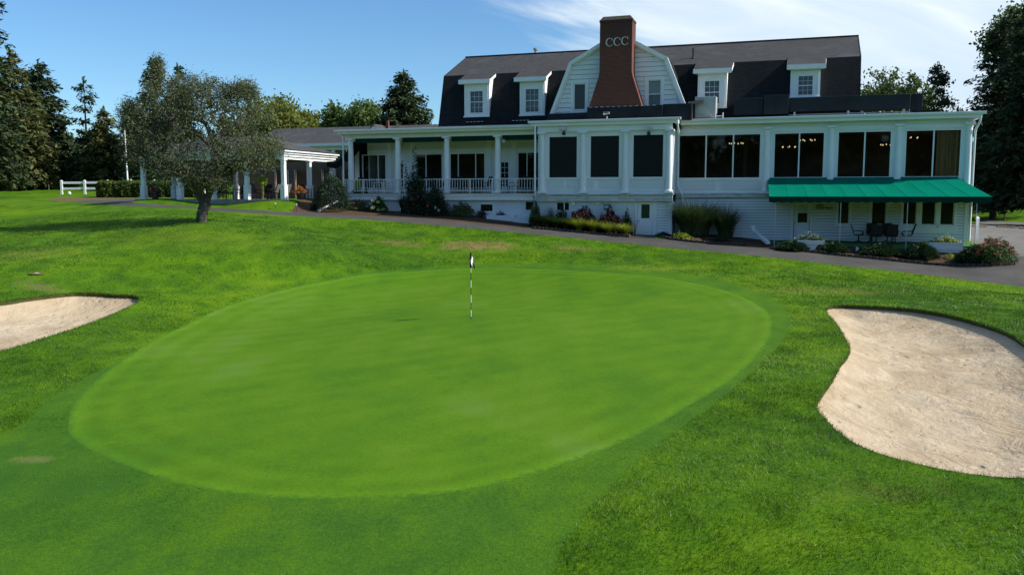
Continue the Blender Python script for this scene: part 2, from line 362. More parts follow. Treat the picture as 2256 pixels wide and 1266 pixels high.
bedA = GP(dens([(640,466.5),(680,468),(780,474),(900,480),(933,482),(1050,492),(1150,502),(1163,503)])) + [b2w(-6.9, -1.3), b2w(-7.0, -.3), b2w(-20.6, -.3), b2w(-22.2, .5), b2w(-23.4, -1.6)]
bedB = GP(dens([(1168,503.5),(1200,505.6),(1300,515),(1393,523.5)])) + [b2w(-.62, -1.18), b2w(-6.85, -1.18)]
bedC = GP(dens([(1452,522),(1480,528),(1520,533),(1565,537),(1612,541),(1650,545),(1703,551)])) + [b2w(7.0, -2.2), b2w(6.9, .02), b2w(1.7, .02), b2w(1.7, -1.1), b2w(.72, -1.18)]
bedD = GP(dens([(1697,549),(1850,564),(1980,577),(2095,587),(2180,588),(2234,585),(2246,577)])) + [b2w(18.7, -3.3), b2w(18.4, -2.3), b2w(7.0, -2.2)]
bedE = [G(*q) for q in [(100,440),(140,443.6),(230,439.5),(310,435.6),(470,436),(470,430.5),(330,431),(230,433.5),(130,435)]]
REG = [('sand_bunker', smooth_loop(GP(bunkR_px), .22), M.sand), ('sand_bunker', smooth_loop(GP(bunkL_px), .3), M.sand),
       ('putting_green', smooth_loop(GP(green_px), .25), M.green), ('green_apron', smooth_loop(apron_w, .25), M.apron),
       ('asphalt_path', line_loop(path_w, .5), M.asphalt), ('asphalt_apron', line_loop([b2w(-.63, -1.14), b2w(.73, -1.14), b2w(.95, -3.3), b2w(-.85, -3.3)], .4), M.asphalt), ('parking_lot', line_loop(lot_w, 1.0), M.oldasphalt),
       ('mulch_bed', line_loop(bedA, .4), M.mulch), ('mulch_bed', line_loop(bedB, .4), M.mulch), ('mulch_bed', line_loop(bedC, .4), M.mulch),
       ('mulch_bed', line_loop(bedD, .4), M.mulch), ('bare_soil_strip', line_loop(bedE, .6), M.soil)]
def in_poly(x, y, P):
    x = np.asarray(x)[:, None]; y = np.asarray(y)[:, None]; a = P; b = np.roll(P, -1, 0); res = np.zeros(len(x), bool)
    for i in range(0, len(x), 8000):
        xs, ys = x[i:i+8000], y[i:i+8000]
        c = ((a[:, 1] > ys) != (b[:, 1] > ys)) & (xs < (b[:, 0]-a[:, 0]) * (ys-a[:, 1]) / (b[:, 1]-a[:, 1] + 1e-12) + a[:, 0])
        res[i:i+8000] = c.sum(1) % 2 == 1
    return res
def dist_poly(x, y, P):
    out = np.empty(len(x)); a = P; ab = np.roll(P, -1, 0) - a; l2 = (ab ** 2).sum(1) + 1e-12
    for i in range(0, len(x), 4000):
        q = np.stack([x[i:i+4000], y[i:i+4000]], 1)[:, None] - a[None]
        t = np.clip((q * ab).sum(2) / l2, 0, 1); out[i:i+4000] = np.sqrt(((q - t[..., None] * ab) ** 2).sum(2).min(1))
    return out
def region_of(x, y):
    r = np.full(len(x), -1)
    for k in range(len(REG) - 1, -1, -1):
        P = REG[k][1]; m = (x >= P[:, 0].min()) & (x <= P[:, 0].max()) & (y >= P[:, 1].min()) & (y <= P[:, 1].max())
        idx = np.nonzero(m)[0]
        if len(idx): r[idx[in_poly(x[idx], y[idx], P)]] = k
    return r

# ------------------------------------------------------------------ one conforming triangulation, split by surface
def axis(lo, hi, step, far_lo, far_hi, g=1.25):
    a = list(np.arange(lo, hi, step)); s = step
    while a[-1] < far_hi: s *= g; a.append(a[-1] + s)
    s = step
    while a[0] > far_lo: s *= g; a.insert(0, a[0] - s)
    return np.array(a)
_pts = []
gx, gy = np.meshgrid(axis(-16, 16, .42, -420, 420, 1.10), axis(7, 47, .42, -300, 480, 1.09))
gx = gx.ravel(); gy = gy.ravel(); jit = np.where((np.abs(gx) < 20) & (gy > 5) & (gy < 50), .1, 0.0)
_pts.append(np.stack([gx + RNG.uniform(-1, 1, len(gx)) * jit, gy + RNG.uniform(-1, 1, len(gx)) * jit], 1))
for k, ins in ((0, .1), (1, .12)):      # extra points just inside the bunker lips
    P = REG[k][1]; c = P.mean(0); t = np.roll(P, -1, 0) - np.roll(P, 1, 0); nrm = np.stack([-t[:, 1], t[:, 0]], 1); nrm /= np.linalg.norm(nrm, axis=1)[:, None]
    s = in_poly((P + nrm * .05)[:, 0], (P + nrm * .05)[:, 1], P); nrm[~s] *= -1
    for d in (.12, .35, .7, 1.1): _pts.append(P + nrm * d)
edges = []; base = 0; allp = []
for _, P, _m in REG:
    n = len(P); allp.append(P); edges += [(base + i, base + (i+1) % n) for i in range(n)]; base += n
_b = np.concatenate(allp); _g = np.concatenate(_pts)
_V = np.concatenate([_b, _g])
ov, oe, of, _a, _c, _d = delaunay_2d_cdt([Vector((float(p[0]), float(p[1]))) for p in _V], edges, [], 0, 1e-4)
TV = np.array([(p.x, p.y) for p in ov]); TF = np.array([f for f in of if len(f) == 3])
cen = TV[TF].mean(1); FR = region_of(cen[:, 0], cen[:, 1])
TZ = terr(TV[:, 0], TV[:, 1])
def bunker_depth(x, y, k):
    P = REG[k][1]; d = dist_poly(x, y, P)
    lip = .13 if k == 0 else .15
    return lip + (.30 if k == 0 else .34) * np.clip(d / 1.1, 0, 1) ** .8 + .12 * np.clip((d - 1.1) / 2.5, 0, 1)
def submesh(name, sel, mat, zoff=None):
    F = TF[sel]; u, inv = np.unique(F.ravel(), return_inverse=True); xy = TV[u]; z = TZ[u].copy()
    if zoff is not None: z += zoff(xy[:, 0], xy[:, 1])
    me = bpy.data.meshes.new(name); me.from_pydata(np.column_stack([xy, z]).tolist(), [], inv.reshape(-1, 3).tolist())
    me.materials.append(mat); me.polygons.foreach_set('use_smooth', [True] * len(F)); me.update()
    o = link(bpy.data.objects.new(name, me)); tag(o, kind='structure'); return o, xy
tag(submesh('ground', FR == -1, M.rough)[0], 'rolling rough lawn around the green', kind='structure')
LBL = ['kidney shaped pale sand bunker at the edge of the putting green', 'sand bunker cut into the rising lawn left of the green', 'smooth bright putting green', 'closely mown apron round the putting green',
       'asphalt cart path below the clubhouse', 'asphalt apron in front of the white basement door', 'grey asphalt parking area beside the house corner', 'mulch bed below the white porch railing', 'mulch bed under the three dark screens', 'mulch bed round the tall ornamental grass',
       'mulch bed with junipers before the green awning', 'strip of bare soil in front of the clipped hedge']
for k, (nm, P, mt) in enumerate(REG):
    zo = (lambda x, y, k=k: -bunker_depth(x, y, k)) if k < 2 else None
    o, xy = submesh(nm, FR == k, mt, zo); o['label'] = LBL[k]
    if nm == 'putting_green':
        at_ = o.data.attributes.new('edge', 'FLOAT', 'POINT'); at_.data.foreach_set('value', dist_poly(xy[:, 0], xy[:, 1], P).astype(np.float32))
# cut faces of turf above the sand
for k in (0, 1):
    P = REG[k][1]; z = terr(P[:, 0], P[:, 1]); lb = MB(); n = len(P); lip = .13 if k == 0 else .15
    for i in range(n):
        j = (i + 1) % n
        lb.quad((*P[i], z[i] + .004), (*P[j], z[j] + .004), (*P[j], z[j] - lip - .03), (*P[i], z[i] - lip - .03))
    tag(lb.build('bunker_lip', M.lip), 'cut turf lip round the %s bunker' % ('kidney shaped' if k == 0 else 'left'), kind='structure')

# ------------------------------------------------------------------ rough grass blades
def vnoise(x, y, cell, seed):
    """value noise in -1..1"""
    T = np.random.default_rng(seed).uniform(-1, 1, (257, 257)); u, v = x / cell + 500, y / cell + 500; i, j = np.floor(u).astype(int), np.floor(v).astype(int); f, g = u - i, v - j
    f = f*f*(3-2*f); g = g*g*(3-2*g); i %= 256; j %= 256; return (T[i, j]*(1-f) + T[i+1, j]*f)*(1-g) + (T[i, j+1]*(1-f) + T[i+1, j+1]*f)*g
def blades(n, xr, yr, hgt, wid, seed, keep, reg=-1):
    r = np.random.default_rng(seed); x = r.uniform(*xr, n); y = r.uniform(*yr, n)
    m = (np.abs(x) < y * .72 + 7); x, y = x[m], y[m]
    m = region_of(x, y) == reg; x, y = x[m], y[m]
    q = vnoise(x, y, .42, 3) * .6 + vnoise(x, y, 1.6, 9) * .55
    m = r.random(len(x)) < .72 + .34 * q; x, y, q = x[m], y[m], q[m]; n = len(x)
    z = terr(x, y); a = r.uniform(0, 2*np.pi, n); h = hgt * r.uniform(.55, 1.25, n) * (1 + .42*q); w = wid * r.uniform(.7, 1.2, n)
    ln = r.normal(0, .55, (n, 2)) * h[:, None] + np.stack([.35*np.sin(x*.9+y*.6), .35*np.cos(y*1.1-x*.5)], 1) * h[:, None]
    d = np.stack([np.cos(a), np.sin(a)], 1) * w[:, None] * .5
    b = np.stack([x, y, z - .01], 1)
    V = np.empty((n, 3, 3)); V[:, 0] = b; V[:, 1] = b; V[:, 0, :2] -= d; V[:, 1, :2] += d
    V[:, 2] = b; V[:, 2, :2] += ln; V[:, 2, 2] += h; return V
_bl = [blades(680000, (-16, 18), (5.0, 16.5), .060, .010, 1, 1), blades(500000, (-27, 27), (16.5, 29), .062, .015, 2, 1), blades(330000, (-36, 36), (29, 52), .06, .030, 3, 1)]
tag(np_mesh('rough_grass', np.concatenate(_bl), 3, M.blade), 'short unmown rough grass blades around green and bunkers', 'grass', kind='stuff')
M.shortblade = turf('short_blades', [(.037, .106, .009), (.051, .132, .010), (.066, .154, .009), (.088, .180, .007)], bs=0.0, fine=9, rough_=.6, spec=.12, finek=.6, trans=.2)
tag(np_mesh('apron_grass', np.concatenate([blades(420000, (-13, 7), (7.0, 17), .022, .0085, 11, 1, 3), blades(160000, (-13, 12), (17, 32), .02, .012, 12, 1, 3)]), 3, M.shortblade), 'closely mown grass blades of the apron', 'grass', kind='stuff')
# ragged grass hanging over the bunker lips
def fringe(k, n, hgt, wid, seed):
    P = REG[k][1]; r = np.random.default_rng(seed); L = np.linalg.norm(np.roll(P, -1, 0) - P, axis=1); i = r.choice(len(P), n, p=L / L.sum()); t = r.random(n)[:, None]
    p = P[i] * (1-t) + np.roll(P, -1, 0)[i] * t; p = p + r.normal(0, .03, p.shape); z = terr(p[:, 0], p[:, 1]); a = r.uniform(0, 6.28, n)
    d = np.stack([np.cos(a), np.sin(a), 0*a], 1) * wid * r.uniform(.5, 1.2, n)[:, None]; h = hgt * r.uniform(.3, 1.1, n)
    b = np.column_stack([p, z - .03]); V = np.stack([b - d*.5, b + d*.5, b + np.column_stack([r.normal(0, .5, (n, 2)) * h[:, None], h])], 1); return V
tag(np_mesh('fringe_grass', np.concatenate([fringe(0, 9000, .07, .014, 5), fringe(1, 6000, .09, .02, 6)]), 3, M.blade), 'ragged grass fringe along the bunker edges', 'grass', kind='stuff')
# ------------------------------------------------------------------ building materials
M.white = noisy('white_paint', (.76, .765, .765), (.83, .835, .835), .9, .5, .3, .06, .01, 30, stretch=(1, 1, .35))
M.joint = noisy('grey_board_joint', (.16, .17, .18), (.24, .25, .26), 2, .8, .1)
M.trim = noisy('white_trim', (.78, .785, .785), (.85, .855, .855), 1.4, .45, .35)
M.stain = noisy('weathered_white', (.40, .42, .42), (.66, .67, .66), 2.5, .6, .25, .1, .01, 20, stretch=(1, 1, 3))
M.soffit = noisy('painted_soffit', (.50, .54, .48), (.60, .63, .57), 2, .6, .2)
def bead_mat(name, c, scale):
    m, nt, out = new_mat(name); v = coord(nt)
    s = nd(nt, 'ShaderNodeSeparateXYZ', {0: v}); x = mth(nt, 'FRACT', mth(nt, 'MULTIPLY', s.outputs[0], scale))
    g = sstep(nt, mth(nt, 'ABSOLUTE', mth(nt, 'SUBTRACT', x, .5)), .40, .5)
    col = mixc(nt, mth(nt, 'MULTIPLY', g, .35), c4(c), c4(tuple(k*.5 for k in c)))
    princ(nt, out, col, .5, .3, bump(nt, mth(nt, 'SUBTRACT', 1.0, g), .6, .01)); return m
M.bead = bead_mat('beadboard', (.70, .71, .71), 9.0)
def shingle(name, c1, c2, vscale):
    m, nt, out = new_mat(name); s = nd(nt, 'ShaderNodeSeparateXYZ', {0: coord(nt)})
    v = nd(nt, 'ShaderNodeCombineXYZ', {0: mth(nt, 'ADD', s.outputs[0], mth(nt, 'MULTIPLY', s.outputs[1], .37)), 1: mth(nt, 'MULTIPLY', s.outputs[2], vscale)}).outputs[0]
    b = nd(nt, 'ShaderNodeTexBrick', {'Vector': v, 'Color1': c4(c1), 'Color2': c4(c2), 'Mortar': c4(tuple(k*.5 for k in c1)), 'Scale': 1.0, 'Mortar Size': .014, 'Brick Width': .32, 'Row Height': .15, 'Bias': -.1})
    n = noise(nt, coord(nt), 9, 4, .7); col = mixc(nt, mth(nt, 'MULTIPLY', n, .55), b.outputs[0], c4(tuple(k*.55 for k in c2)))
    st = noise(nt, coord(nt, (.5, .5, .12)), 1.2, 3); col = mixc(nt, mth(nt, 'MULTIPLY', sstep(nt, st, .5, .75), .25), col, c4(tuple(k*1.7 for k in c2)))
    princ(nt, out, col, .9, .15, bump(nt, mth(nt, 'ADD', mth(nt, 'MULTIPLY', b.outputs[1], -1.0), mth(nt, 'MULTIPLY', noise(nt, coord(nt), 60, 2), .5)), .5, .012)); return m
M.shingle = shingle('roof_shingle', (.052, .052, .053), (.080, .079, .079), 2.4)
M.shingle_steep = shingle('mansard_shingle', (.014, .0155, .018), (.022, .024, .028), 1.05)
M.shingle_wing = shingle('wing_shingle', (.060, .061, .062), (.086, .086, .087), 2.6)
def brick_mat():
    m, nt, out = new_mat('chimney_brick'); s = nd(nt, 'ShaderNodeSeparateXYZ', {0: coord(nt)})
    v = nd(nt, 'ShaderNodeCombineXYZ', {0: mth(nt, 'ADD', s.outputs[0], s.outputs[1]), 1: s.outputs[2]}).outputs[0]
    b = nd(nt, 'ShaderNodeTexBrick', {'Vector': v, 'Color1': c4((.23, .055, .038)), 'Color2': c4((.135, .036, .028)), 'Mortar': c4((.19, .12, .10)), 'Scale': 1.0, 'Mortar Size': .011, 'Brick Width': .21, 'Row Height': .075, 'Bias': .1})
    n = noise(nt, coord(nt), 1.3, 5, .65)
    soot = mth(nt, 'MULTIPLY', sstep(nt, s.outputs[2], 12.2, 14.3), .55)      # smoke-blackened towards the top
    col = mixc(nt, mth(nt, 'MULTIPLY', n, .45), b.outputs[0], c4((.13, .045, .032))); col = mixc(nt, soot, col, c4((.035, .028, .027)))
    pt = sstep(nt, noise(nt, coord(nt, (.8, .8, 2.2)), 1.7, 3), .70, .76); col = mixc(nt, mth(nt, 'MULTIPLY', pt, .35), col, c4((.32, .17, .12)))
    princ(nt, out, col, .85, .15, bump(nt, mth(nt, 'MULTIPLY', b.outputs[1], -1.0), .7, .012)); return m
M.brick = brick_mat()
M.cap = noisy('chimney_cap_mortar', (.055, .050, .040), (.11, .10, .075), 6, .9, .1, .5, .02, 30)
M.metal_letter = noisy('letter_paint', (.50, .48, .43), (.62, .60, .55), 8, .5, .4)
M.membrane = noisy('black_roof_membrane', (.010, .012, .016), (.022, .025, .032), 1.4, .75, .2, .3, .02, 8)
M.duct = noisy('black_duct_sheet', (.010, .0125, .017), (.017, .021, .027), 1.0, .55, .3, .15, .02, 6)
M.darkmetal = noisy('dark_metal', (.012, .012, .013), (.025, .025, .026), 6, .5, .4)
M.acmetal = noisy('grey_cabinet_metal', (.36, .38, .37), (.46, .48, .46), 2.5, .5, .4)
M.concrete = noisy('concrete', (.22, .21, .19), (.36, .34, .31), 2.2, .9, .15, .4, .02, 30)
M.foundation = noisy('painted_masonry', (.66, .68, .70), (.77, .78, .79), 1.5, .7, .2, .3, .015, 14)
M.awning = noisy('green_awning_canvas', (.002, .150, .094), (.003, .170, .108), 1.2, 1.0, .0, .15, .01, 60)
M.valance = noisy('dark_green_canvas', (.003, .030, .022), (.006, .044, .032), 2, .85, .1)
M.sail = noisy('black_canvas', (.006, .008, .008), (.012, .015, .015), 2, .85, .1)
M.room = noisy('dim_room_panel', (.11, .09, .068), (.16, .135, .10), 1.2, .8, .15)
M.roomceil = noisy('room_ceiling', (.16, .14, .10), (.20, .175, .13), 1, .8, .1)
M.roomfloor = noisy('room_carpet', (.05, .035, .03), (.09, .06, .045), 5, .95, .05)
def curtain_mat():
    m, nt, out = new_mat('tan_curtain'); col = ramp(nt, noise(nt, coord(nt, (6, 6, .3)), 3, 4), [(.3, (.50, .42, .25)), (.7, (.68, .59, .40))])
    a = nd(nt, 'ShaderNodeBsdfDiffuse', {0: col}); b = nd(nt, 'ShaderNodeBsdfTranslucent', {0: col}); x = nd(nt, 'ShaderNodeMixShader', {0: .45, 1: a.outputs[0], 2: b.outputs[0]}); nt.links.new(x.outputs[0], out.inputs[0]); return m
M.curtain = curtain_mat()
M.lace = noisy('grey_net_curtain', (.15, .17, .20), (.27, .30, .34), 9, .9, .1, stretch=(2, 2, .2))
M.blind = noisy('window_blind', (.55, .57, .58), (.62, .64, .65), 3, .8, .1)
def glass_mat(name, tint, refl=1.0, rough=.02):
    m, nt, out = new_mat(name)
    fr = nd(nt, 'ShaderNodeFresnel', {'IOR': 1.5}).outputs[0]
    nrm = bump(nt, noise(nt, coord(nt), .9, 2), .08, .02)
    g = nd(nt, 'ShaderNodeBsdfGlossy', {'Color': c4(refl), 'Roughness': rough, 'Normal': nrm}); t = nd(nt, 'ShaderNodeBsdfTransparent', {0: c4(tint)})
    mx = nd(nt, 'ShaderNodeMixShader', {0: fr, 1: t.outputs[0], 2: g.outputs[0]}); nt.links.new(mx.outputs[0], out.inputs[0]); return m
M.glass = glass_mat('window_glass', (.86, .87, .83), .8)
M.clear = glass_mat('attic_glass', (.8, .82, .84), .9)
M.screen = noisy('black_screen_mesh', (.0045, .0045, .005), (.008, .008, .008), 3, .55, .25)
M.darkglass = noisy('unlit_glass', (.006, .008, .007), (.012, .014, .012), 2, .12, .45)
M.doorglass = noisy('green_reflecting_glass', (.018, .035, .022), (.03, .055, .034), 1.5, .15, .5)
M.letter_black = noisy('black_letters', (.012, .012, .012), (.02, .02, .02), 4, .5, .3)
def glow(name, c, s):
    m, nt, out = new_mat(name); e = nd(nt, 'ShaderNodeEmission', {0: c4(c), 1: s}); nt.links.new(e.outputs[0], out.inputs[0]); return m
M.bulb = glow('lit_bulb', (1.0, .78, .44), .75)

# ------------------------------------------------------------------ wall builders (house coordinates u, v, h)
ID = lambda u, v, h: (u, v, h)
def wall(mb, u0, u1, h0, h1, v0, v1, ops=(), T=ID, m=0):
    us = sorted({u0, u1, *[min(max(o[i], u0), u1) for o in ops for i in (0, 1)]}); hs = sorted({h0, h1, *[min(max(o[i], h0), h1) for o in ops for i in (2, 3)]})
    def solid(i, j):
        if i < 0 or j < 0 or i >= len(us)-1 or j >= len(hs)-1: return False
        a, b = (us[i]+us[i+1])/2, (hs[j]+hs[j+1])/2
        return not any(o[0] < a < o[1] and o[2] < b < o[3] for o in ops)
    for i in range(len(us)-1):
        for j in range(len(hs)-1):
            if not solid(i, j): continue
            a, b, c, d = us[i], us[i+1], hs[j], hs[j+1]
            mb.quad(T(a,v0,c), T(b,v0,c), T(b,v0,d), T(a,v0,d), m); mb.quad(T(b,v1,c), T(a,v1,c), T(a,v1,d), T(b,v1,d), m)
            if not solid(i-1, j): mb.quad(T(a,v1,c), T(a,v0,c), T(a,v0,d), T(a,v1,d), m)
            if not solid(i+1, j): mb.quad(T(b,v0,c), T(b,v1,c), T(b,v1,d), T(b,v0,d), m)
            if not solid(i, j-1): mb.quad(T(a,v1,c), T(b,v1,c), T(b,v0,c), T(a,v0,c), m)
            if not solid(i, j+1): mb.quad(T(a,v0,d), T(b,v0,d), T(b,v1,d), T(a,v1,d), m)
LIP = .05
def siding(mb, rng, h0, h1, v, ops=(), pitch=.125, T=ID, m=0):
    """lapped boards; rng(h) gives the (u0,u1) span at height h"""
    n = max(1, round((h1 - h0) / pitch)); p = (h1 - h0) / n
    for k in range(n):
        a, b = h0 + k*p, h0 + (k+1)*p; mid = (a+b)/2; lo, hi = rng(mid); seg = [(lo, hi)]
        for o in ops:
            if o[2] < mid < o[3]: seg = [q for s in seg for q in ((s[0], min(s[1], o[0])), (max(s[0], o[1]), s[1])) if q[1] - q[0] > .01]
        for s, e in seg:
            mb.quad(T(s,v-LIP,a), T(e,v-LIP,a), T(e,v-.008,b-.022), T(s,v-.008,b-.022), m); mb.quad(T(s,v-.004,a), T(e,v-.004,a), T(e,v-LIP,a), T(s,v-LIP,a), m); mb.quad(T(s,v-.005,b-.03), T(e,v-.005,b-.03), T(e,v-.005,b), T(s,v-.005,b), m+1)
def window(u0, u1, h0, h1, v, mull=(), rails=(), fw=.07, mw=.06, proud=.06, pane=None, parent=None, name='window', bars=None, frame=None, label=None, T=ID, sill=0.0):
    mb = MB(); a, b = v - proud, v + .05
    def bx(x0, x1, z0, z1, va=a, vb=b): 
        P = [T(x0,va,z0),T(x1,va,z0),T(x1,vb,z0),T(x0,vb,z0),T(x0,va,z1),T(x1,va,z1),T(x1,vb,z1),T(x0,vb,z1)]
        mb.add(P, [(0,3,2,1),(4,5,6,7),(0,1,5,4),(1,2,6,5),(2,3,7,6),(3,0,4,7)])
    bx(u0, u0+fw, h0, h1); bx(u1-fw, u1, h0, h1); bx(u0+fw, u1-fw, h1-fw, h1); bx(u0+fw, u1-fw, h0, h0+fw)
    for q in mull: bx(q-mw/2, q+mw/2, h0+fw, h1-fw, a+.012, b-.006)
    for q in rails: bx(u0+fw, u1-fw, q-.025, q+.025, a+.02, b-.012)
    if bars:
        nx, ny, x0, x1, z0, z1 = bars
        for i in range(1, nx): c = x0+(x1-x0)*i/nx; bx(c-.008, c+.008, z0, z1, v-.004, v+.016)
        for i in range(1, ny): c = z0+(z1-z0)*i/ny; bx(x0, x1, c-.008, c+.008, v-.003, v+.014)
    if sill: bx(u0-.05, u1+.05, h0-.06, h0-.002, a-.05, b)
    f = mb.build(name, frame or M.trim, parent or CH)
    if label: f['label'] = label
    p = MB(); p.quad(T(u0+fw*.5, v+.02, h0+fw*.5), T(u1-fw*.5, v+.02, h0+fw*.5), T(u1-fw*.5, v+.02, h1-fw*.5), T(u0+fw*.5, v+.02, h1-fw*.5)); p.build('pane', pane or M.glass, f)
    return f

CH = thing('clubhouse', 'large white clubhouse with dark gambrel roof, dormers and brick chimney', 'clubhouse', FO, -FA)
uL, uR, MHL, MHR = -14.35, 11.85, -6.75, 1.62
RIDGE, KINK, EAVE = 13.82, 12.02, 8.62          # heights of ridge (v=6), kink (v=2), lower eave (v=1)

# main roof: gambrel shell with closed white gable ends
def kv(h): return 1.0 + (h - EAVE) / (KINK - EAVE)
mb = MB()
mb.quad((uL,1,EAVE),(uR,1,EAVE),(uR,2,KINK),(uL,2,KINK),1); mb.quad((uL,2,KINK),(uR,2,KINK),(uR,6,RIDGE),(uL,6,RIDGE),0)
mb.quad((uR,10,KINK),(uL,10,KINK),(uL,6,RIDGE),(uR,6,RIDGE),0); mb.quad((uR,11,EAVE),(uL,11,EAVE),(uL,10,KINK),(uR,10,KINK),1)
roof = mb.build('gambrel_roof', [M.shingle, M.shingle_steep], CH)
mb = MB(); mb.tube([(uL-.05,6,RIDGE+.02),(uR+.05,6,RIDGE+.02)], .07, 6); mb.build('ridge_cap', M.shingle_steep, roof)
prof = [(1,EAVE),(2,KINK),(6,RIDGE),(10,KINK),(11,EAVE)]
mb = MB()
for u in (uL+.06, uR-.06): mb.add([(u, a, h) for a, h in prof] , [tuple(range(5))])
mb.box(uL+.06, uR-.06, 1.15, 1.3, 8.06, EAVE-.02); mb.box(uL+.06, uL+.2, 7.0, 10.8, 1.0, EAVE-.02); mb.box(uL+.06, uL+.2, 1.3, 6.99, 8.06, EAVE-.02); mb.box(uR-.2, uR-.06, 8.2, 10.8, 1.0, EAVE-.02); mb.box(uR-.2, uR-.06, 1.3, 8.19, 8.06, EAVE-.02); mb.box(uL+.2, uR-.2, 10.65, 10.8, 1.0, EAVE-.02)
mb.build('main_wall', M.white, CH)
mb = MB()
for u, s in ((uL, -1), (uR, 1)):
    for (a, h), (b, k) in zip(prof[:-1], prof[1:]):
        d = np.array([b-a, k-h]); d /= np.linalg.norm(d); n = np.array([-d[1], d[0]]) * .16
        if n[1] > 0: n = -n
        P = [(a,h),(b,k),(b+n[0],k+n[1]),(a+n[0],h+n[1])]
        mb.prism([(p[0], p[1]) for p in P], u-.03 if s > 0 else u-.05, u+.05 if s > 0 else u+.03, T=lambda a, b, c: (c, a, b))
build_split(mb, 'roof_rake_trim', M.shingle_steep, CH)

# dormers
def dormer(fx0, fx1, fybot, ex0, ex1, wx0, wx1, wy0, wy1, py, pane_top):
    v = 1.12; u0, u1 = fu(fx0, v, py), fu(fx1, v, py); hb = fh((fx0+fx1)/2, fybot, v); e0, e1 = fu(ex0, .82, py), fu(ex1, .82, py)
    w0, w1 = fu(wx0, v, py), fu(wx1, v, py); wb, wt = fh((wx0+wx1)/2, wy1, v), fh((wx0+wx1)/2, wy0, v)
    ht = KINK - (2 - v) * .45 - .16
    mb = MB(); wall(mb, u0, u1, hb, ht, v, v+.1, [(w0, w1, wb, wt)])
    for u, s in ((u0, 1), (u1, -1)):      # cheeks
        q = [(v+.1, hb), (v+.1, ht), (2.05, KINK-.06), (kv(hb)+.05, hb)]
        mb.prism(q, u if s > 0 else u-.08, u+.08 if s > 0 else u, T=lambda a, b, c: (c, a, b))
    mb.box(u0+.10, u0+.16, v-.03, v-.001, hb+.08, ht-.05); mb.box(u1-.16, u1-.10, v-.03, v-.001, hb+.08, ht-.05); mb.box(u0-.04, u1+.04, v-.06, v-.001, hb-.07, hb+.02)
    d = mb.build('dormer', M.trim, CH)
    r = MB(); f = lambda vv, off=0: KINK - (2 - vv) * .45 + .03 + off
    r.add([(e0,.82,f(.82)),(e1,.82,f(.82)),(e1,2.3,f(2.3)),(e0,2.3,f(2.3)),(e0,.82,f(.82,-.1)),(e1,.82,f(.82,-.1)),(e1,2.3,f(2.3,-.1)),(e0,2.3,f(2.3,-.1))],
          [(0,1,2,3),(7,6,5,4),(0,4,5,1),(1,5,6,2),(3,2,6,7),(0,3,7,4)])
    r.build('dormer_roof', M.shingle, d)
    t = MB(); t.box(e0-.02, e1+.02, .775, .815, f(.82)-.25, f(.82)+.02); t.box(e0+.06, e1-.06, .82, v-.001, f(.82)-.24, f(.82)-.19)
    for e, s in ((e0, -1), (e1, 1)):
        q = [(.80, f(.82)-.2), (.80, f(.82)-.03), (2.0, KINK-.02), (2.0, KINK-.19)]
        t.prism(q, e-.035 if s > 0 else e-.02, e+.02 if s > 0 else e+.035, T=lambda a, b, c: (c, a, b))
    t.build('dormer_fascia', M.trim, d)
    mid = (wb+wt)/2
    fr = window(w0+.002, w1-.002, wb+.002, wt-.002, v+.03, rails=[mid], fw=.075, proud=.055, pane=M.clear, parent=d, name='dormer_window', bars=(3, 4, w0+.075, w1-.075, wb+.075, wt-.075))
    c = MB()
    n = 14
    for i in range(n):
        a, b = w0+(w1-w0)*i/n, w0+(w1-w0)*(i+1)/n; va, vb = v+.13+.02*(i % 2), v+.13+.02*((i+1) % 2)
        c.quad((a,va,wb),(b,vb,wb),(b,vb,wt),(a,va,wt))
    c.box(w0-.1, w1+.1, v+.3, v+.34, wb-.1, wt+.1)
    c.build('dormer_curtain', M.lace if pane_top else M.room, d)
dormer(1023, 1078, 256, 1011, 1079, 1034, 1066, 199, 251, 220, 1)
dormer(1145, 1200, 253, 1133, 1203, 1156, 1189, 194, 249, 220, 1)
dormer(1537, 1601, 237, 1527, 1611, 1550, 1587, 176, 231, 200, 1)
dormer(1741, 1807, 214, 1733, 1818, 1756, 1793, 165, 212, 190, 1)
for px, r_, h_ in ((1179, .09, .55),):
    mb = MB(); u = fu(px, 6.3, 112); mb.tube([(u,6.4,13.3),(u,6.4,RIDGE+.36)], .085, 8); mb.tube([(u,6.4,RIDGE+.32),(u,6.4,RIDGE+.46)], .16, 8); mb.build('vent_pipe', M.concrete, CH)
u = fu(1527, 3.2, 130); hh = KINK+(3.2-2)*.45; mb = MB(); mb.tube([(u,3.2,hh-.1),(u,3.2,hh+.62)], .055, 8); mb.lathe([(.16,0),(.06,.1)], (u,3.2,hh-.03), 10); mb.build('vent_pipe', M.darkmetal, CH)
mb = MB()
for p0 in (1030, 1131):
    for i in range(5): u = fu(p0 + 8*i, 1.02, 270); mb.box(u-.07, u+.07, .96, 1.10, 8.80, 8.84)
build_split(mb, 'snow_guard', M.stain, CH)

# front gable with chimney
GU = -2.0; gp = [(-6.42, 8.55), (-4.98, 12.14), (GU, 13.78), (.98, 12.14), (2.42, 8.55)]
def grng(h): return (float(np.interp(h, [8.55, 12.14, 13.78], [-6.42, -4.98, GU])) + .05, float(np.interp(h, [8.55, 12.14, 13.78], [2.42, .98, GU])) - .05)
gw = [(fu(1264,0,215), fu(1291,0,215), fh(1278,243,0), fh(1278,184,0)), (fu(1427,0,205), fu(1457,0,205), fh(1442,236,0), fh(1442,176,0))]
mb = MB(); ww = gw
siding(mb, grng, 8.6, 13.7, 0.0, ww, .29)
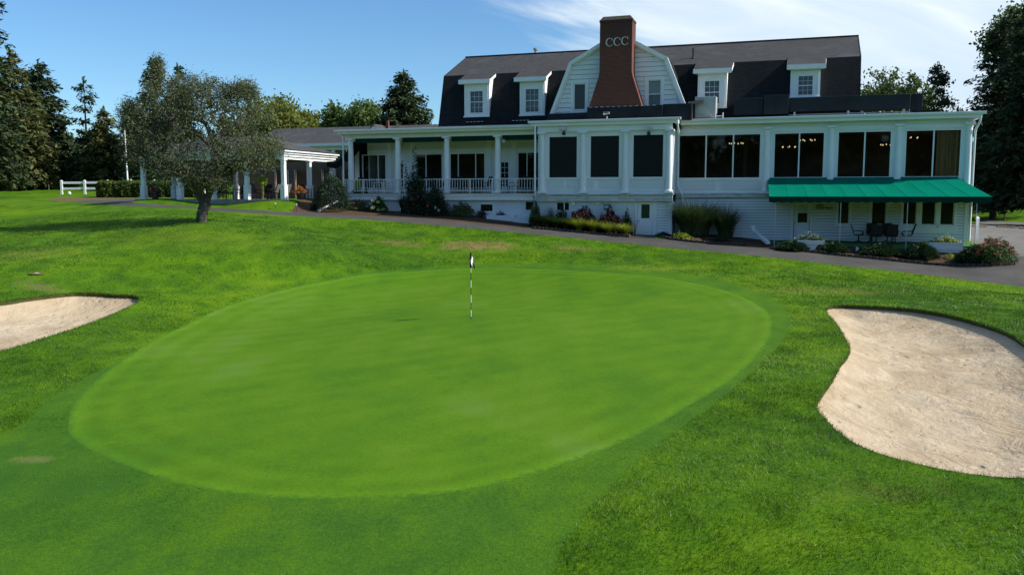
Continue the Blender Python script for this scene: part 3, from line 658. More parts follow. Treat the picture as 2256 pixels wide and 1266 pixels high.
# backing behind the boards, cut by strips so that the window holes stay open
hs = sorted({8.55, 12.14, 13.7, *[o[i] for o in ww for i in (2, 3)]})
for a, b in zip(hs[:-1], hs[1:]):
    (l0, r0), (l1, r1) = grng(a), grng(b); cuts = [o for o in ww if o[2] < (a+b)/2 < o[3]]; xs = [(l0, l1)] + [q for o in sorted(cuts) for q in ((o[0],)*2, (o[1],)*2)] + [(r0, r1)]
    for i in range(0, len(xs), 2): mb.quad((xs[i][0],.03,a),(xs[i+1][0],.03,a),(xs[i+1][1],.03,b),(xs[i][1],.03,b))
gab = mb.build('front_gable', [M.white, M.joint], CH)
mb = MB()
for (a, h), (b, k) in zip(gp[:-1], gp[1:]): mb.quad((a,-.22,h+.06),(b,-.22,k+.06),(b,6,k+.06),(a,6,h+.06), 1 if min(h, k) < 9 else 0)
mb.build('gable_roof', [M.shingle, M.shingle_steep], CH)
mb = MB()
for (a, h), (b, k) in zip(gp[:-1], gp[1:]):
    d = np.array([b-a, k-h]); d /= np.linalg.norm(d); n = np.array([d[1], -d[0]])
    for off0, off1, f0 in ((-.055, .16, -.25), (.16, .24, -.14)):
        P = [(a, h), (b, k)]; q = [(P[0][0]+n[0]*off0, P[0][1]+n[1]*off0), (P[1][0]+n[0]*off0, P[1][1]+n[1]*off0), (P[1][0]+n[0]*off1, P[1][1]+n[1]*off1), (P[0][0]+n[0]*off1, P[0][1]+n[1]*off1)]
        mb.prism(q, f0, -.03 + .002 * (off0 > 0))
mb.build('gable_trim', M.trim, CH)
for k, o in enumerate(gw):
    mb = MB(); c = .17; a, b, z0, z1 = o
    mb.box(a-c, a, -.07, .0, z0-.03, z1+.02); mb.box(b, b+c, -.07, .0, z0-.03, z1+.02); mb.box(a-c, b+c, -.075, .0, z1+.02, z1+.2); mb.box(a-c-.03, b+c+.03, -.11, .0, z0-.16, z0-.03)
    cs = mb.build('gable_window_casing', M.trim, CH)
    f = window(a+.002, b-.002, z0+.002, z1-.002, .03, rails=[] if k == 0 else [(z0*1.05+z1*.95)/2], fw=.06, proud=.05, pane=M.darkglass if k == 0 else M.clear, parent=cs, name='gable_window')
    if k: 
        mb = MB(); m_ = (z0*1.05+z1*.95)/2; mb.box(a, b, .12, .14, m_, z1, 0); mb.box(a-.2, b+.2, .25, .3, z0-.2, z1+.2, 1); mb.build('roller_blind', [M.blind, M.lace], cs)
cu0, cu1 = -2.93, -.97
cp = [(-3.56, 9.32), (-.34, 9.32), (cu1+.05, 11.1), (cu1, 11.45), (cu1, 14.28), (cu0, 14.28), (cu0, 11.45), (cu0-.05, 11.1)]
mb = MB(); mb.prism(cp, -1.0, .12); mb.box(cu0-.03, cu1+.03, -1.03, .12, 14.28, 14.40)
chim = mb.build('chimney', M.brick, CH)
mb = MB(); mb.add([(cu0-.01,-1.01,14.40),(cu1+.01,-1.01,14.40),(cu1+.01,.1,14.40),(cu0-.01,.1,14.40),(cu0+.16,-.86,14.63),(cu1-.16,-.86,14.63),(cu1-.16,-.06,14.63),(cu0+.16,-.06,14.63)],
                  [(0,1,5,4),(1,2,6,5),(2,3,7,6),(3,0,4,7),(4,5,6,7)]); mb.build('chimney_cap', M.cap, chim)
mb = MB()
for j, px in enumerate((1342.5, 1359.5, 1376.5)):      # three serifed capital Cs
    cu = fu(px, -1.05, 88); chh = 13.09 + .015*j; N = 26; R1, R2 = .225, .25
    ang = [math.radians(42 + 276 * i / N) for i in range(N+1)]; outer = [(cu + R1*math.cos(t), chh + R2*math.sin(t)) for t in ang]
    wd = [.028 + .040 * max(0, math.sin((i/N) * math.pi)) ** 1.2 for i in range(N+1)]
    inner = [(cu + .012 + (R1-w)*math.cos(t), chh + (R2-w*.8)*math.sin(t)) for t, w in zip(ang, wd)]
    for i in range(N): mb.prism([outer[i], outer[i+1], inner[i+1], inner[i]], -1.06, -1.003)
    x, z = outer[0]; mb.prism([(x-.03, z-.075), (x+.022, z-.065), (x+.012, z+.065), (x-.025, z+.03)], -1.061, -1.003)
    x, z = outer[-1]; mb.prism([(x-.03, z-.02), (x-.012, z-.03), (x+.03, z+.035), (x+.0, z+.04)], -1.061, -1.003)
mb.build('chimney_lettering', M.metal_letter, chim)

# black flashed kerb under the chimney and the flat roofs
mb = MB(); mb.box(-3.66, .9, -1.06, -.02, 8.40, 9.31); mb.box(-6.25, -3.665, -.8, -.02, 8.40, 9.02); mb.box(.905, 2.6, -.9, -.02, 8.40, 9.36); mb.add([(2.3,-.6,9.36),(3.2,-.5,9.36),(3.2,-.1,9.62),(2.3,-.1,9.55)],[(0,1,2,3)])
for u in (-3.55+.35*i for i in range(12)): mb.box(u, u+.22, -1.07, -1.061, 9.285, 9.315, 1)
mb.build('roof_kerb', [M.membrane, M.stain], CH)
mb = MB(); mb.box(MHR+.2, 17.85, -.30, 8.5, 8.20, 8.42); mb.box(MHL-.2, MHR+.19, -1.32, 1.05, 8.28, 8.47); mb.box(-20.8, MHL-.21, -.7, 9.0, 8.12, 8.30); mb.build('flat_roof', M.membrane, CH)

# eaves: gutter + fascia + frieze runs with returns
def eave(name, u0, u1, vf, top, drop, frieze_v, frieze_b, left=0, right=0):
    mb = MB(); q = [(vf-.16, top), (vf-.17, top-.05), (vf-.13, top-.14), (vf, top-.16), (vf, top-.01), (vf-.13, top-.012)]
    mb.prism(q, u0-.17*left, u1+.17*right, T=lambda a, b, c: (c, a, b))
    mb.box(u0, u1, vf+.002, vf+.10, top-drop, top-.005)
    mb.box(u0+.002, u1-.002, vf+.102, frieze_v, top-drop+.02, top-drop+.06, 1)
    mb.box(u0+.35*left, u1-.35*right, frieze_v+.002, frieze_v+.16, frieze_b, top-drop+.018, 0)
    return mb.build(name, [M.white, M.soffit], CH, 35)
eave('eave', MHR+.30, 17.95, -.48, 8.48, .34, .0, 7.93, right=1)
eave('eave', MHL-.35, MHR+.28, -1.44, 8.54, .33, -1.26, 7.86, 1, 1)
eave('eave', -21.0, MHL-.36, -.92, 8.36, .28, -.45, 7.80, 1, 0)
mb = MB(); mb.box(17.72, 17.88, -.38, 8.3, 8.13, 8.47); mb.box(MHR+.05, MHR+.28, -1.25, -.5, 8.2, 8.53); mb.box(-20.98, -20.86, -.8, 9, 8.08, 8.35); build_split(mb, 'eave_return', M.white, CH)

# columns
def column(u, v, h0, h1, r=.19):
    mb = MB(); mb.box(u-.27, u+.27, v-.27, v+.27, h0, h0+.10)
    mb.lathe([(.25,.10),(.26,.13),(.25,.17),(.21,.19),(r+.01,.23)], (u,v,h0), 20)
    L = h1 - h0; mb.lathe([(r+.008,.231)] + [(r*(1-.20*t**1.6), .23+(L-.23-.26)*t) for t in np.linspace(0, 1, 7)] + [(r*.80, L-.25), (r*.92, L-.245), (r*.92, L-.215), (r*.82, L-.21), (r*.82, L-.16), (r*1.15, L-.10)], (u,v,h0), 20)
    mb.box(u-.255, u+.255, v-.255, v+.255, h1-.10, h1)
    return mb.build('column', M.trim, CH, 40)
for i in range(4): column(-20.27 + 3.535*i, -.40, 4.12, 7.80, .205)
for i in range(4): column(-6.45 + 2.617*i, -1.22, 4.12, 7.86)
for i in range(4): column(6.89 + 3.515*i, -.02, 4.10, 7.93)

# ---- middle bay with three black screens
mw = [(fu(a,-1.1,345), fu(b,-1.1,345)) for a, b in ((1209,1272),(1300,1365),(1394,1462))]
mb = MB(); wall(mb, MHL, MHR-.12, 4.08, 7.86, -1.1, -1.0, [(a, b, 5.05, 7.60) for a, b in mw])
mb.box(MHR-.119, MHR, -1.1, 0, 4.08, 7.86); mb.box(MHL, MHL+.12, -.998, 1.2, 4.08, 7.86)
for a, b in mw:
    mb.box(a-.13, b+.13, -1.16, -1.101, 4.96, 5.04); mb.box(a-.13, b+.13, -1.13, -1.101, 4.28, 4.36)
mb.build('sunroom_wall', M.white, CH)
mb = MB()
for (a, b), sp in zip(mw, ((.52, .62), (.16, .33), (None, None))):
    if sp[0] is None: mb.box(a-.1, b+.1, -1.125, -1.101, 4.40, 4.92); continue
    x0, x1 = a-.1 + (b-a+.2)*sp[0], a-.1 + (b-a+.2)*sp[1]; mb.box(a-.1, x0, -1.125, -1.101, 4.40, 4.92); mb.box(x1, b+.1, -1.125, -1.101, 4.40, 4.92)
build_split(mb, 'beadboard_panel', M.bead, CH)
for a, b in mw: window(a+.002, b-.002, 5.052, 7.598, -1.08, fw=.035, proud=.03, pane=M.screen, name='screen_window')
mb = MB(); mb.box(MHL-.1, MHR+.08, -1.52, -.99, 4.02, 4.08); mb.box(MHL-.06, MHR+.04, -1.46, -.99, 3.985, 4.018)
mb.box(MHL-.04, MHR+.02, -1.40, -.99, 3.64, 3.80); mb.box(MHL, MHR-.01, -1.34, -.99, 3.802, 3.983)
for i in range(4): u = -6.45+2.617*i; mb.box(max(u-.3, MHL-.05), min(u+.3, MHR+.03), -1.43, -1.341, 3.804, 3.98)
mb.build('ledge_beam', M.stain, CH)
mb = MB()
for i in range(3): u = -6.45+2.617*i; mb.box(u+.33, u+2.287, -1.365, -1.341, 3.83, 3.96)
build_split(mb, 'beadboard_panel', M.bead, CH)
dr = (-.47, .47, 1.5, 3.60); lw = (fu(1225,-1.15,452), fu(1256,-1.15,452), 3.02, 3.60)
mb = MB(); wall(mb, MHL, .70, .9, 3.64, -1.15, -1.05, [dr, lw]); mb.box(MHL, MHL+.1, -1.048, .5, .9, 3.64); mb.build('lower_wall', M.foundation, CH)
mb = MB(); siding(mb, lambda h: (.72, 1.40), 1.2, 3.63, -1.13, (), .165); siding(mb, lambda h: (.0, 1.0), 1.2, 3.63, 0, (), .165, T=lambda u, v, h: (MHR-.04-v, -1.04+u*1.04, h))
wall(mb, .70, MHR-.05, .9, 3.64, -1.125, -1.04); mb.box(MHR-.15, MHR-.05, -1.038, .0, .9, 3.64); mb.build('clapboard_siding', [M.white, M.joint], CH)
mb = MB(); mb.box(1.40, MHR-.01, -1.18, -1.126, 1.15, 3.638); mb.box(MHR-.048, MHR-.008, -1.124, -1.0, 1.15, 3.638); mb.box(-.60, -.472, -1.19, -1.151, 1.4, 3.638); mb.box(.472, .71, -1.19, -1.151, 1.2, 3.638); build_split(mb, 'corner_board', M.trim, CH)
def door(u0, u1, h0, h1, v, glass, gpane, name='door', bars=None, label=None):
    mb = MB(); a, b, z0, z1 = glass; wall(mb, u0+.01, u1-.01, h0+.01, h1-.01, v, v+.05, [glass])
    for x0, x1, y0, y1 in ((u0+.12, (u0+u1)/2-.05, h0+.18, h0+.46), ((u0+u1)/2+.05, u1-.12, h0+.18, h0+.46), (u0+.12, (u0+u1)/2-.05, h0+.54, min(z0-.1, h0+.8)), ((u0+u1)/2+.05, u1-.12, h0+.54, min(z0-.1, h0+.8))):
        if y1 - y0 > .08: mb.box(x0, x1, v-.012, v-.001, y0, y1)
    d = mb.build(name, M.trim, CH)
    if label: d['label'] = label
    p = MB(); p.quad((a,v+.025,z0),(b,v+.025,z0),(b,v+.025,z1),(a,v+.025,z1)); p.build('pane', gpane, d)
    if bars:
        q = MB(); nx, ny = bars
        for i in range(1, nx): c = a+(b-a)*i/nx; q.box(c-.012, c+.012, v-.002, v+.018, z0, z1)
        for i in range(1, ny): c = z0+(z1-z0)*i/ny; q.box(a, b, v-.001, v+.016, c-.012, c+.012)
        q.build('glazing_bars', M.trim, d)
    hk = MB(); hk.lathe([(.03,0),(.03,.02)], (0,0,0), 10); hk.v = [(u0+.08 + x, v-.07+z*2.5, (h0+.95)+y) for x, y, z in hk.v]; hk.box(u0+.075, u0+.085, v-.05, v-.001, h0+.945, h0+.955); hk.build('door_knob', M.darkmetal, d)
    return d
door(*dr, -1.12, (-.24, .26, 2.62, 3.45), M.doorglass, label='white basement door with tall green glass pane')
window(lw[0]+.002, lw[1]-.002, lw[2]+.002, lw[3]-.002, -1.12, mull=[(lw[0]+lw[1])/2+.08], fw=.06, pane=M.darkglass, name='basement_window', label='small white basement window')
mb = MB(); u = fu(1263,-1.2,446); mb.box(u-.1, u+.1, -1.27, -1.151, 3.36, 3.62); u = fu(1317,-1.2,446); mb.box(u-.1, u+.08, -1.24, -1.151, 3.44, 3.62); build_split(mb, 'vent_cover', M.trim, CH)
u = fu(1337,-1.4,452); mb = MB(); mb.tube([(u-.35,-1.2,3.5),(u,-1.42,3.35)], .015, 6); mb.box(u-.14, u+.2, -1.55, -1.35, 3.12, 3.45); mb.box(u-.10, u+.16, -1.553, -1.545, 3.2, 3.4, 1); mb.build('wall_lantern', [M.darkmetal, M.acmetal], CH)
for px in (1240, 1427):      # floodlights hung under the frieze
    u = fu(px, -1.4, 285); mb = MB(); z = fh(px, 284, -1.4); mb.box(u-.22, u+.2, -1.42, -1.27, z-.08, z+.12, 1); mb.tube([(u+.07,-1.36,z-.08),(u+.07,-1.38,z-.2)], .03, 6); mb.box(u-.02, u+.16, -1.5, -1.34, z-.38, z-.18, 0)
    mb.build('floodlight', [M.darkmetal, M.stain], CH)
mb = MB(); u = fu(1338,-1.0,256); mb.tube([(u+.02,-1.2,8.45),(u+.02,-1.2,8.72)], .05, 8); mb.tube([(u-.16,-1.35,8.84),(u+.16,-1.12,8.92)], .07, 8); mb.box(u-.18, u+.18, -1.36, -1.12, 8.96, 8.98); mb.build('security_camera', M.acmetal, CH)

# ---- right sun room, upper storey
g = lambda a, b, v=.0, py=345: (fu(a, v, py), fu(b, v, py))
RW = [(g(1494,1676), [fu(1555,0,345), fu(1615,0,345)]), (g(1704,1816), [fu(1760,0,345)]), (g(1844,1963), [fu(1904,0,345)]), (g(1993,2117), [fu(2055.5,0,345)])]
mb = MB(); wall(mb, MHR+.002, 17.6, 4.06, 7.93, .02, .14, [(a, b, 4.98, 7.60) for (a, b), _ in RW])
sidew = [(1.2, 3.4, 4.98, 7.6), (4.2, 6.4, 4.98, 7.6)]
wall(mb, .142, 8.0, 4.06, 8.12, 0, .12, sidew, T=lambda u, v, h: (17.6 - v, u, h)); mb.box(MHR+.1, 17.47, 7.9, 8.0, 4.06, 8.12)
for (a, b), _ in RW: mb.box(a-.12, b+.12, -.045, .018, 4.88, 4.975)
mb.box(MHR+.01, 17.62, -.05, .018, 7.66, 7.9)
mb.build('sunroom_wall', M.white, CH)
mb = MB(); 
for (a, b), _ in RW: c = (a+b)/2; mb.box(a-.05, c-.17, -.02, .018, 4.32, 4.80); mb.box(c+.17, b+.05, -.02, .018, 4.32, 4.80)
build_split(mb, 'beadboard_panel', M.bead, CH)
for (a, b), mu in RW: window(a+.002, b-.002, 4.982, 7.598, .05, mull=mu, fw=.055, mw=.075, proud=.055)
for o in sidew: window(o[0]+.002, o[1]-.002, o[2]+.002, o[3]-.002, .05, mull=[(o[0]+o[1])/2], T=lambda u, v, h: (17.6 - v, u, h))
mb = MB(); mb.box(MHR+.05, 17.66, -.16, .018, 4.06, 4.14); mb.box(MHR+.05, 17.64, -.10, .018, 3.97, 4.055); mb.build('ledge_beam', M.stain, CH)
mb = MB(); mb.tube([(MHR+.12,-.13,3.90),(6.95,-.13,3.93)], .055, 8); mb.build('gutter_pipe', M.stain, CH)
mb = MB(); mb.box(MHR+.1, 17.46, .15, 7.89, 4.08, 4.12, 1); mb.box(MHR+.1, 17.46, .15, 7.89, 7.72, 7.76, 2); mb.box(MHR+.1, MHR+.13, .15, 7.89, 4.13, 7.71, 0); mb.box(MHR+.14, 17.45, 7.8, 7.85, 4.13, 7.71, 0)
for u in (5.2, 12.4): mb.box(u, u+.25, 5.0, 5.25, 4.13, 7.71, 0)
mb.build('dining_room', [M.room, M.roomfloor, M.roomceil], CH)

# ---- right lower storey with the green awning
PD = (fu(1749,0,490), fu(1783,0,490), 1.42, 3.52)
LW = [(g(1845,1871,.0,480), 2.35, 3.7), (g(1919,1952,.0,480), 2.35, 3.7), (g(1988,2019,.0,480), 2.35, 3.7), (g(2029,2061,.0,480), 2.35, 3.7), (g(2070,2102,.0,480), 2.35, 3.7)]
dops = [(PD[0]-.02, PD[1]+.02, PD[2], PD[3])] + [(a, b, z0, z1) for (a, b), z0, z1 in LW]
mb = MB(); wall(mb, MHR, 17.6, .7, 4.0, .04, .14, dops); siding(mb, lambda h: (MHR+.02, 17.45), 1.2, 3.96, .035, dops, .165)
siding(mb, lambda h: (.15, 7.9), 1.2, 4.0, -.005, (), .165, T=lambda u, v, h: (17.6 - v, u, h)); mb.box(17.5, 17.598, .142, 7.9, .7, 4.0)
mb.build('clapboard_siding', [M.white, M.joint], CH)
mb = MB(); mb.box(17.42, 17.63, -.03, .006, .8, 4.0); mb.box(17.601, 17.635, .008, .16, .8, 4.0)
for (a, b), z0, z1 in LW: mb.box(a-.11, a-.001, -.03, .008, z0, z1); mb.box(b+.001, b+.11, -.03, .008, z0, z1); mb.box(a-.14, b+.14, -.07, .008, z0-.1, z0-.002)
mb.box(LW[2][0][0]-.25, LW[4][0][1]+.22, -.02, .008, 1.92, 2.24); mb.box(PD[0]-.16, PD[0]-.021, -.03, .008, 1.4, 3.66); mb.box(PD[1]+.021, PD[1]+.16, -.03, .008, 1.4, 3.66)
build_split(mb, 'corner_board', M.trim, CH)
for (a, b), z0, z1 in LW: window(a+.002, b-.002, z0+.002, z1-.002, .06, fw=.05, proud=.03, pane=M.darkglass, name='lower_window')
pg = (PD[0]+.20, PD[1]-.12, 2.42, 2.98)
door(PD[0], PD[1], PD[2], PD[3], .05, pg, M.darkglass, label='white door with dark square pane under the awning')
mb = MB(); mb.box(PD[0]+.2, PD[1]-.12, .035, .049, 3.02, 3.45); mb.build('door_notice', M.blind, CH)
tx = bpy.data.curves.new('door_sign_text', 'FONT'); tx.body = "Ladies'\nLocker Room"; tx.size = .165; tx.extrude = .008; tx.space_line = .85; tx.offset = .004
_t = bpy.data.objects.new('door_sign_curve', tx); COL.objects.link(_t)
_me = bpy.data.meshes.new_from_object(_t.evaluated_get(bpy.context.evaluated_depsgraph_get())); bpy.data.objects.remove(_t); _me.materials.clear()
to = bpy.data.objects.new('door_sign', _me); link(to, CH); to.location = (fu(1797.5,-.03,455), -.022, fh(1797, 454.5, -.02)); to.rotation_euler = (math.pi/2, 0, 0); _me.materials.append(M.letter_black)
# awning: sloping canvas, scalloped valance, hip end, poles
AU0, AU1, AV, AT, AB = 6.98, 16.98, -3.7, 4.95, 3.92; AF0, AF1 = fu(1694.5, AV, 437), fu(2186, AV, 436)
mb = MB(); n = 11
def aw(s, t):      # s along, t down the slope; slight sag between battens
    u = (AU0 + (AU1-AU0)*s)*(1-t) + (AF0 + (AF1-AF0)*s)*t; sag = .022 * math.sin(t*math.pi) * abs(math.sin(s*n*math.pi)); return (u, AV*t, AT + (AB-AT)*t - sag)
NS, NTT = n*6, 6
V_ = [aw(i/NS, j/NTT) for j in range(NTT+1) for i in range(NS+1)]
mb.add(V_, [(j*(NS+1)+i, j*(NS+1)+i+1, (j+1)*(NS+1)+i+1, (j+1)*(NS+1)+i) for j in range(NTT) for i in range(NS)])
mb.add([(AU1,0,AT-.004),(AF1,AV,AB-.004),(AF1,0,AB-.02)], [(0,1,2)]); mb.add([(AU0,0,AT-.004),(AF0,AV,AB-.004),(AF0,0,AB-.02)], [(0,2,1)])
awn = mb.build('awning', M.awning, CH, 40)
mb = MB(); mb.box(AU0-.02, AU1+.02, -.05, -.001, AT-.02, AT+.06)
for i in range(1, n): mb.tube([np.array(aw(i/n, t))+(0,0,.006) for t in (0, .25, .5, .75, 1)], .004, 5)
mb.build('awning_seam', M.awning, awn)
mb = MB(); ns = 46*6
def vrow(P0, P1, ns, nsc):
    P0, P1 = np.array(P0), np.array(P1); top = [P0+(P1-P0)*i/ns for i in range(ns+1)]
    bot = [p - np.array([0, 0, .27 + .05*abs(math.sin(i/ns*nsc*math.pi))]) for i, p in enumerate(top)]
    mb.add(top+bot, [(i, i+1, ns+2+i, ns+1+i) for i in range(ns)])
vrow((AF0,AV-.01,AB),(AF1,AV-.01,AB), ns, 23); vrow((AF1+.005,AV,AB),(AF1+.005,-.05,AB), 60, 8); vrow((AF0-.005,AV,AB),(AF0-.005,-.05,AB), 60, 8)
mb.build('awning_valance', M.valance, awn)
mb = MB(); mb.tube([(AF0,AV-.02,AB),(AF1,AV-.02,AB)], .016, 6); mb.build('awning_piping', M.awning, awn)
for px in (1707, 1851, 1998, 2150):
    u = fu(px, AV+.05, 490); b = b2w(u, AV+.05); mb = MB(); mb.tube([(u,AV+.05,tz(b[0], b[1])-.1),(u,AV+.05,AB-.02)], .022, 8); mb.build('awning_pole', M.acmetal, awn)
# ---- downspouts
def pipe(name, pts, r=.05): mb = MB(); mb.tube(pts, r, 8); return mb.build(name, M.trim, CH, 50)
pipe('downspout', [(-20.72,-.78,8.1),(-20.74,-.62,7.7),(-20.74,-.62,3.4)])
pipe('downspout', [(MHL-.06,-1.56,8.2),(MHL-.06,-1.56,7.75),(MHL-.06,-1.56,2.0)], .06)
pipe('downspout', [(MHR+.26,-1.6,8.3),(MHR+.28,-1.5,8.0),(MHR+.22,-.4,7.55),(MHR+.16,-.14,7.4),(MHR+.16,-.14,4.6),(MHR+.3,-.2,4.3),(MHR+.45,-.2,4.0),(MHR+.45,-.13,3.8),(MHR+.45,-.13,1.7)], .055)
pipe('downspout', [(17.85,-.5,8.2),(17.85,-.4,7.95),(17.72,-.1,7.55),(17.70,-.06,7.4),(17.70,-.06,1.5)], .06)
mb = MB(); mb.tube([(17.66,.25,6.9),(17.66,.25,7.15)], .03, 6); mb.build('pipe_bracket', M.stain, CH)
# ---- things on the flat roof
u0, u1 = fu(1531,-.1,235), fu(1577,-.1,235); z0, z1 = 8.45, fh(1550, 213, -.1)
ac = thing('air_handler', 'pale grey metal air handler cabinet standing on the flat roof by the gable', 'air handler', b2w((u0+u1)/2, .3, 8.42), -FA)
w_ = (u1-u0)/2; mb = MB(); mb.box(-w_, w_, -.4, .45, .12, z1-8.42); mb.build('cabinet', M.acmetal, ac, 0, .015)
mb = MB(); mb.add([(-w_+.08,-.43,.32),(w_-.22,-.43,.32),(w_-.22,-.405,z1-8.42-.16),(-w_+.08,-.405,z1-8.42-.16),(-w_+.08,-.56,.30),(w_-.22,-.56,.30)],[(0,1,2,3),(0,1,5,4)]); mb.box(-w_+.1, w_-.24, -.66, -.405, .20, .24); mb.build('hood', M.acmetal, ac)
mb = MB(); mb.box(-w_+.05, w_-.05, -.35, .4, 0, .12); mb.build('plinth', M.membrane, ac)
mb = MB(); mb.tube([(w_+.02,-.3,.22),(w_+.42,-.35,.22)], .028, 6); mb.tube([(w_+.42,-.35,.02),(w_+.42,-.35,.42)], .032, 6); mb.build('pipe', M.trim, ac)
def ductbox(px0, px1, y0, y1, v, label, gap=0.0):
    a, b = fu(px0, v, (y0+y1)/2), fu(px1, v, (y0+y1)/2); h1 = fh((px0+px1)/2, y0, v); h0 = max(8.42 + gap, fh((px0+px1)/2, y1, v))
    d = thing('roof_duct', label, 'roof duct', b2w((a+b)/2, v+.45, h0 - gap), -FA, 'black ducts on the flat roof'); L = (b-a)/2
    mb = MB(); mb.box(-L, L, -.45, .45, gap, h1-h0+gap); mb.build('duct_body', M.duct, d, 0, .02)
    mb = MB()
    for i in range(1, max(2, int(2*L/1.3))): x = -L + 2*L*i/max(2, int(2*L/1.3)); mb.box(x-.02, x+.02, -.47, .47, gap-.01, h1-h0+gap+.015)
    mb.build('duct_flange', M.duct, d)
    if gap:
        mb = MB()
        for i in range(max(2, int(2*L/1.6))): x = -L+.3+(2*L-.6)*i/max(1, int(2*L/1.6)-1); mb.box(x-.06, x+.06, -.4, .4, 0, gap-.012)
        mb.box(-L, L, -.35, -.3, .06, .10); mb.build('duct_support', M.stain, d)
    return d
ductbox(1617, 1682, 216, 254, .35, 'short black duct next to the dormer on the flat roof')
ductbox(1683, 1738, 209, 252, -.1, 'tall black duct elbow standing at the end of the long duct')
ductbox(1739, 2006, 211, 243, -.02, 'long low black duct running along the flat roof to the right', .24)
ductbox(2007, 2033, 206, 243, .3, 'small black duct end box at the house corner')
# ---- left porch
PB = 2.0      # back wall
mb = MB(); mb.box(-20.62, MHL-.11, -.68, PB+.02, 3.98, 4.12); mb.box(-20.6, MHL-.12, -.62, -.5, 3.68, 3.978); mb.build('porch_deck', M.white, CH)
mb = MB(); mb.box(-20.58, MHL-.12, -.75, PB, 4.121, 4.135); mb.build('porch_floor', M.room, CH)
bw = (fu(1056,-.3,455), fu(1090,-.3,455), 2.86, 3.52); bw2 = (fu(1157,-.3,452), fu(1186,-.3,452), 3.02, 3.64)
mb = MB(); wall(mb, -19.6, MHL, 1.0, 3.69, -.36, -.25, [bw, bw2]); mb.box(-20.2, -19.61, -.5, .2, 1.6, 3.66); mb.build('foundation_wall', M.foundation, CH)
mb = MB(); mb.box(-20.95, -20.2, -.9, -.15, 2.2, 3.66); mb.build('stone_pier', M.concrete, CH, 0, .08)
for k, o in enumerate((bw, bw2)):
    window(o[0]+.002, o[1]-.002, o[2]+.002, o[3]-.002, -.32, fw=.11 if k == 0 else .05, mull=() if k == 0 else [(o[0]+o[1])/2+.15], proud=.08, pane=M.darkglass, name='basement_window', label='small square basement window in a thick white frame' if k == 0 else None)
a, b = fu(1074,-.8,480), fu(1135,-.8,480); c = fu(1170,-.8,480)
mb = MB(); mb.box(a, b, -1.0, -.37, 1.2, 2.72); mb.box(b+.002, c, -1.15, -.37, 1.2, 2.55); mb.add([(b+.002,-1.152,2.56),(c,-1.152,3.0),(c,-1.08,3.0),(b+.002,-1.08,2.56)],[(0,1,2,3)]); mb.build('bulkhead', M.foundation, CH)
# back wall with openings
z1 = fh(1030, 337, PB); ops = []
def pu(a): return fu(a, PB, 370)
PW = [((798,851), [833]), ((917,975), [938.5]), ((991,1069), [1009.5,1048]), ((1140,1196), [1161])]
PDR = [((867,902), 356), ((1086,1121), 354)]
for (a, b), _ in PW: ops.append((pu(a), pu(b), 4.45, z1))
for (a, b), y in PDR: ops.append((pu(a), pu(b), 4.14, fh(a, y, PB)))
mb = MB(); wall(mb, -20.3, MHL, 4.12, 8.1, PB, PB+.12, ops)
mb.box(-20.3, -20.18, PB+.122, 9, 4.0, 8.1); mb.build('porch_back_wall', M.white, CH)
mb = MB()
for px in (787, 859, 909, 981, 1077, 1132): u = pu(px); mb.box(u-.17, u+.17, PB-.06, PB-.001, 4.14, 7.9)
mb.box(-20.2, MHL, PB-.04, PB-.002, 7.0, 7.12); build_split(mb, 'pilaster', M.trim, CH)
mb = MB(); mb.box(-20.1, MHL, PB-.02, PB-.003, 7.13, 7.85); build_split(mb, 'beadboard_panel', M.bead, CH)
for (a, b), mu in PW: window(pu(a)+.002, pu(b)-.002, 4.452, z1-.002, PB+.03, mull=[pu(q) for q in mu], fw=.06, proud=.05, name='porch_window', pane=M.glass)
for (a, b), y in PDR:
    u0, u1, h1 = pu(a), pu(b), fh(a, y, PB); door(u0, u1, 4.14, h1, PB+.02, (u0+(.42 if a < 900 else .50)*(u1-u0), u0+(.58 if a < 900 else .96)*(u1-u0), 4.45, h1-.12), M.darkglass, name='porch_door', bars=(2, 5) if a > 900 else (1, 5), label='white porch door with narrow glazed strip' if a < 900 else 'porch door with a grid of small panes')
mb = MB(); mb.box(-20.15, MHL-.1, PB+.2, 6.5, 4.1, 4.13, 1); mb.box(-20.15, MHL-.1, 6.5, 6.55, 4.13, 7.8, 0); mb.box(-20.15, MHL-.1, PB+.2, 6.5, 7.8, 7.83, 0); mb.build('porch_room', [M.room, M.roomfloor], CH)
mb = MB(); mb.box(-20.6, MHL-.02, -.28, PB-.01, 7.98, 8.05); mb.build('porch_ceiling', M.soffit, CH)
for i in range(4):      # rolled green shades between columns
    u0 = -20.27 + 3.535*i + .26; u1 = u0 + 3.02 if i < 3 else MHL - .05; mb = MB(); n = 12
    for k in range(n):
        a, b = u0+(u1-u0)*k/n, u0+(u1-u0)*(k+1)/n; s0, s1 = .03*math.sin(k/n*math.pi), .03*math.sin((k+1)/n*math.pi)
        mb.add([(a,-.25,7.80),(b,-.25,7.80),(b,-.22,7.52-s1),(a,-.22,7.52-s0),(b,-.08,7.54-s1),(a,-.08,7.54-s0)],[(0,1,2,3),(3,2,4,5)])
    mb.tube([(u0,-.15,7.56),(u1,-.15,7.56)], .07, 8); mb.build('rolled_shade', M.valance, CH)
mb = MB(); r0, r1 = -20.78, MHL-.12; rv = -.64
